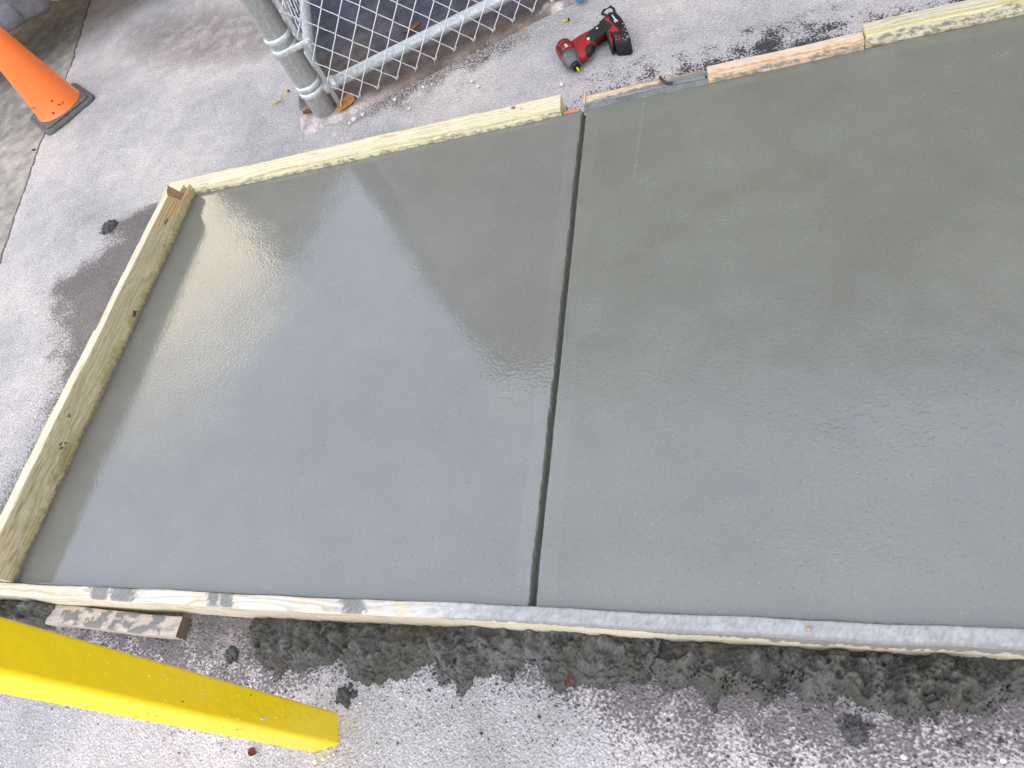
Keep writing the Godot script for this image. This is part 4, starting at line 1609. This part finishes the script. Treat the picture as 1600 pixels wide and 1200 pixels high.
	obj("red_panel", flat_part([V.call(-0.458, -2.484), V.call(-0.445, -2.489), V.call(-0.434, -2.455), V.call(-0.419, -2.427), V.call(-0.403, -2.403), V.call(-0.406, -2.391), V.call(-0.431, -2.396), V.call(-0.434, -2.414), V.call(-0.428, -2.434), V.call(-0.442, -2.461), V.call(-0.453, -2.465)], 0.062, 0.068, 0.001), mats.red, d)
	obj("red_panel", flat_part([V.call(-0.441, -2.412), V.call(-0.434, -2.414), V.call(-0.430, -2.372), V.call(-0.423, -2.350), V.call(-0.429, -2.352), V.call(-0.437, -2.378)], 0.040, 0.067, 0.001), mats.red, d)
	obj("battery_label", flat_part([V.call(-0.439, -2.499), V.call(-0.426, -2.504), V.call(-0.394, -2.429), V.call(-0.403, -2.418)], 0.062, 0.0685, 0.001), mats.ash, bat)
	# recessed face at the near end with raised ribs, one red, one bare
	for q in [[-0.421, -2.382, -0.398, -2.381], [-0.414, -2.350, -0.390, -2.348]]:
		obj("battery_rib", flat_part([V.call(q[0], q[1] - 0.003), V.call(q[2], q[3] - 0.003), V.call(q[2], q[3] + 0.003), V.call(q[0], q[1] + 0.003)], 0.063, 0.0685, 0.001), mats.black, bat)
	obj("battery_rib", flat_part([V.call(-0.415, -2.372), V.call(-0.409, -2.372), V.call(-0.405, -2.344), V.call(-0.411, -2.343)], 0.063, 0.0680, 0.001), mats.steel, bat)
	obj("battery_latch", flat_part([V.call(-0.405, -2.368), V.call(-0.398, -2.368), V.call(-0.393, -2.342), V.call(-0.401, -2.341)], 0.063, 0.0682, 0.001), mats.red, bat)
	# cement dried on to the outer edge of the battery
	for q in [[-0.390, -2.432, 0.007], [-0.381, -2.410, 0.009], [-0.374, -2.382, 0.008], [-0.369, -2.352, 0.010], [-0.370, -2.346, 0.009], [-0.386, -2.345, 0.006], [-0.380, -2.366, 0.005], [-0.377, -2.335, 0.006], [-0.384, -2.392, 0.005]]:
		var cl := obj("dried_cement", rock(q[2], int(q[1] * -1000), 0.22), mats.dust, bat)
		cl.position = Vector3(q[0] - o.x, 0.0652, q[1] - o.z)
	# white lettering on the label
	var fnt := SystemFont.new()
	fnt.font_names = PackedStringArray(["Droid Sans"])
	fnt.font_weight = 700
	var tm := TextMesh.new()
	tm.text = "18"
	tm.font = fnt
	tm.font_size = 16
	tm.pixel_size = 0.0011
	tm.depth = 0.0008
	var t := obj("label_print", tm, mats.white_print, bat)
	var e := Vector3(0.030, 0, 0.072).normalized()
	t.transform = Transform3D(Basis(e, e.cross(Vector3.UP) * -1.0 if false else Vector3.UP.cross(e), Vector3.UP), Vector3(-0.4165 - o.x, 0.0685, -2.452 - o.z))
	obj("label_stripe", flat_part([V.call(-0.434, -2.492), V.call(-0.430, -2.494), V.call(-0.414, -2.456), V.call(-0.418, -2.454)], 0.068, 0.0692, 0.0003), mats.white_print, bat)
	# belt hook
	st = begin()
	tube(st, PackedVector3Array([Vector3(-0.449 - o.x, 0.055, -2.512 - o.z), Vector3(-0.473 - o.x, 0.058, -2.530 - o.z), Vector3(-0.466 - o.x, 0.060, -2.546 - o.z), Vector3(-0.442 - o.x, 0.060, -2.560 - o.z), Vector3(-0.431 - o.x, 0.058, -2.546 - o.z), Vector3(-0.423 - o.x, 0.05, -2.518 - o.z)]), 0.005, 8)
	obj("belt_hook", done(st), mats.black, d)

# ------------------------------------------------------------------ small things
func leaf_mesh(length: float, width: float, curl: float, sd: int) -> ArrayMesh:
	var n := noise(sd, 0.02, FastNoiseLite.TYPE_SIMPLEX_SMOOTH, 2)
	var nx := 15
	var nz := 9
	var pos := PackedVector3Array()
	for j in nz:
		for i in nx:
			var t := float(i) / (nx - 1)
			var s := float(j) / (nz - 1) * 2.0 - 1.0
			var w := width * 0.5 * pow(sin(PI * clampf(t * 0.94 + 0.04, 0, 1)), 0.65)
			var x := (t - 0.5) * length
			var z := s * w + n.get_noise_1d(x) * 0.1 * width
			pos.append(Vector3(x, curl * s * s + n.get_noise_2d(x, z) * 0.004 + absf(t - 0.5) * curl, z))
	return grid(nx, nz, pos, PackedVector2Array(), PackedColorArray())

func butt(at: Vector3, turn: float, length: float, label: String) -> void:
	var b := thing("cigarette_butt", label, "cigarette butt", at, turn, "cigarette butts on the paving")
	var st := begin()
	lathe(st, Vector3(0, 0.004, 0), Vector3.RIGHT, PackedVector2Array([Vector2(0, 0), Vector2(0.0038, 0), Vector2(0.004, length * 0.7), Vector2(0, length * 0.7)]), 10)
	obj("filter", done(st, true), mats.filter, b)
	st = begin()
	lathe(st, Vector3(length * 0.7, 0.004, 0), Vector3.RIGHT, PackedVector2Array([Vector2(0.0038, 0), Vector2(0.0042, length * 0.22), Vector2(0.003, length * 0.3), Vector2(0, length * 0.3)]), 10)
	obj("burnt_end", done(st, true), mats.ash if length < 0.03 else mats.paper, b)

func scatter(called: String, label: String, category: String, spots: Array, mesh: Mesh, m: Material) -> void:
	var mm := MultiMesh.new()
	mm.transform_format = MultiMesh.TRANSFORM_3D
	mm.mesh = mesh
	mm.instance_count = spots.size()
	for i in spots.size():
		mm.set_instance_transform(i, spots[i])
	var o := MultiMeshInstance3D.new()
	o.multimesh = mm
	o.material_override = m
	o.name = numbered(called)
	add_child(o)
	tag(o, label, category)
	o.set_meta("kind", "stuff")

func spot(x: float, z: float, y: float, s: float) -> Transform3D:
	var b := Basis(Vector3(rng.randf() - 0.5, rng.randf() - 0.5, rng.randf() - 0.5).normalized(), rng.randf() * TAU)
	return Transform3D(b.scaled(Vector3.ONE * s), Vector3(x, y, z))

func build_small_things() -> void:
	# pale stones along the pad edge: [x, z, radius, tan?, label]
	var ps := [
		[-1.473, -2.271, 0.020, 0, "largest white stone, just below the yellow leaf"],
		[-1.440, -2.290, 0.015, 0, "white stone touching the right of the largest one below the leaf"],
		[-1.490, -2.255, 0.010, 0, "small white chip at the left of the largest stone"],
		[-1.307, -2.345, 0.013, 0, "round whitish stone on the pad edge right of the leaf"],
		[-1.229, -2.271, 0.012, 0, "round white stone on the paving between pad edge and pine board"],
		[-1.192, -2.389, 0.012, 0, "triangular white stone at the pad edge"],
		[-1.157, -2.399, 0.008, 0, "small white stone right of the triangular one"],
		[-1.239, -2.415, 0.008, 1, "small tan pebble on the dark pad"],
		[-0.980, -2.362, 0.012, 0, "upper of two tall white stones in the grit"],
		[-0.948, -2.322, 0.013, 0, "lower of two tall white stones in the grit"],
		[-1.002, -2.465, 0.010, 1, "tan pebble on the pad edge below the wire tips"],
		[-0.987, -2.437, 0.008, 1, "small tan pebble just off the pad edge"],
		[-0.981, -2.545, 0.013, 1, "yellowish egg-shaped pebble on the pad at a wire tip"],
		[-0.784, -2.570, 0.009, 1, "tan pebble on the pad edge nearest the drill"],
		[-0.612, -2.235, 0.013, 0, "pale stone on the paving left of the drill's nose"],
		[-1.025, -2.267, 0.009, 0, "pale pebble half way between grit and pine board"],
		[-1.041, -2.327, 0.008, 0, "pale pebble left of the two tall white stones"],
		[0.205, -0.155, 0.009, 0, "white oval pebble below the boot-printed heap"],
		[0.36, -0.165, 0.009, 0, "white oval pebble at the far right of the splatter"]]
	for k in ps.size():
		var p = ps[k]
		var s := obj("pebble", rock(p[2], 400 + k, 0.7), mats.stone_tan if p[3] == 1 else mats.stone)
		s.position = Vector3(p[0], p[2] * 0.45, p[1])
		s.rotation.y = k * 1.7
		tag(s, p[4], "pebble", "pale pebbles on the ground")
	var tan := obj("pebble", rock(0.009, 480, 0.6), mats.stone_tan)
	tan.position = Vector3(0.06, 0.108, -0.347)
	tag(tan, "tan pebble stuck on top of the near form board", "pebble", "pale pebbles on the ground")
	# rubble of paint and mortar at the bollard's foot
	var rub := [[-0.986, -0.026, 0.010], [-0.968, -0.034, 0.007], [-0.955, -0.040, 0.006], [-0.945, -0.046, 0.005], [-0.905, -0.155, 0.006], [-0.915, -0.148, 0.004]]
	for k in rub.size():
		var q = rub[k]
		var s := obj("mortar_chip", rock(q[2], 500 + k, 0.8), mats.stone)
		s.position = Vector3(q[0], q[2] * 0.5, q[1])
		tag(s, ["largest white mortar chip at the near corner of the bollard foot", "second white mortar chip along the near side of the bollard", "third small mortar chip along the near side of the bollard", "tiny mortar chip nearest the right corner of the bollard", "pale mortar chip on the paving above the bollard foot", "tiny pale chip beside the one above the bollard foot"][k], "mortar chip", "mortar chips round the bollard")
	# leaves
	var l := obj("fallen_leaf", leaf_mesh(0.105, 0.07, 0.006, 12), mats.leaf)
	l.position = Vector3(-1.527, 0.018, -2.368)
	l.rotation.y = 1.15
	tag(l, "yellow tan leaf lying under the fence at the corner post", "leaf", "fallen leaves")
	l = obj("fallen_leaf", leaf_mesh(0.09, 0.03, 0.012, 13), mats.leaf_brown)
	l.position = Vector3(-1.31, 0.02, -2.77)
	l.rotation.y = 0.5
	tag(l, "narrow brown leaf on the dark pad behind the bottom rail", "leaf", "fallen leaves")
	l = obj("fallen_leaf", leaf_mesh(0.035, 0.012, 0.004, 14), mats.leaf_brown)
	l.position = Vector3(-0.934, 0.008, -2.484)
	l.rotation.y = 0.6
	tag(l, "small orange brown leaf scrap on the pad edge near the drill", "leaf", "fallen leaves")
	l = obj("fallen_leaf", leaf_mesh(0.045, 0.012, 0.004, 15), mats.leaf)
	l.position = Vector3(-0.80, 0.016, -2.60)
	l.rotation.y = 0.7
	tag(l, "thin straw-coloured blade on the pad under the last wire tips", "leaf", "fallen leaves")
	l = obj("rust_flake", leaf_mesh(0.026, 0.018, 0.004, 16), mats.rust)
	l.position = Vector3(-1.155, 0.004, -0.03)
	tag(l, "rusty brown flake on the paving below the bollard", "flake")
	l = obj("rust_flake", leaf_mesh(0.03, 0.01, 0.004, 17), mats.rust)
	l.position = Vector3(-0.41, 0.04, -0.235)
	l.rotation.y = 1.2
	tag(l, "red flake stuck in the flat-topped concrete spill", "flake")
	butt(Vector3(-1.90, 0.001, -2.57), -0.3, 0.024, "yellow cigarette butt with a burnt tip, nearer the corner post")
	butt(Vector3(-1.93, 0.001, -2.495), 0.7, 0.034, "cigarette butt with a white end, farther from the post")
	butt(Vector3(-0.64, 0.001, -2.615), 0.35, 0.026, "pale yellow cigarette butt at the pad edge by the drill")
	var st := begin()
	prism(st, PackedVector2Array([Vector2(-0.60, -2.735), Vector2(-0.56, -2.745), Vector2(-0.545, -2.72), Vector2(-0.575, -2.705), Vector2(-0.595, -2.71)]), 0.013, 0.019, 0.002)
	tag(obj("plastic_scrap", done(st, true), mats.blue_scrap), "blue plastic scrap on the pad at the top edge", "scrap")
	var cl := obj("dirt_clod", rock(0.012, 77, 0.6), mats.dark_crumb)
	cl.position = Vector3(-3.40, 0.004, -2.545)
	cl.scale = Vector3(1.6, 1, 0.8)
	tag(cl, "dark dirt clod on the gutter below the traffic cone", "clod")
	# loose grains: gravel on the paving, dark crumbs of concrete along the forms
	var grain := rock(0.0022, 3, 0.8)
	var spots := []
	for k in 1100:
		var x := rng.randf_range(-4.2, 1.0)
		var z := rng.randf_range(-4.0, 0.25)
		if x > -2.1 and z > far_z(x) - 0.1 and z < -0.31:
			continue
		spots.append(spot(x, z, 0.0, rng.randf_range(0.5, 1.3)))
	for k in 420:
		var t := rng.randf_range(0.1, 1.25)
		var p := Vector3(-1.712, 0, -2.219) + FENCE_U * t + FENCE_N * (absf(rng.randfn(0.0, 0.09)) + 0.01)
		spots.append(spot(p.x, p.z, 0.001, rng.randf_range(0.7, 2.0)))
	for k in 240:
		spots.append(spot(-0.9 + rng.randfn(0, 0.018), -0.085 + rng.randfn(0, 0.03), 0.001, rng.randf_range(0.4, 1.0)))
	scatter("loose_gravel", "pale grains of grit strewn over the paving", "gravel", spots, grain, mats.grit)
	spots = []
	for k in 2600:
		var x := rng.randf_range(-1.9, 0.75)
		var z := -0.31 + absf(rng.randfn(0.0, 0.1))
		spots.append(spot(x, z, 0.0, rng.randf_range(0.5, 1.7) * (2.2 if k % 23 == 0 and x > -1.25 else 1.0)))
	for k in 1500:
		var x := rng.randf_range(-0.6, 1.2)
		var z := far_z(x) - 0.06 - absf(rng.randfn(0.0, 0.07))
		spots.append(spot(x, z, 0.001, rng.randf_range(0.5, 2.0)))
	for k in 500:
		var x := -2.08 - absf(rng.randfn(0.0, 0.12))
		spots.append(spot(x, rng.randf_range(-2.0, -0.5), 0.0, rng.randf_range(0.5, 1.3)))
	scatter("concrete_crumbs", "dark damp crumbs of concrete along the form boards", "crumbs", spots, grain, mats.dark_crumb)
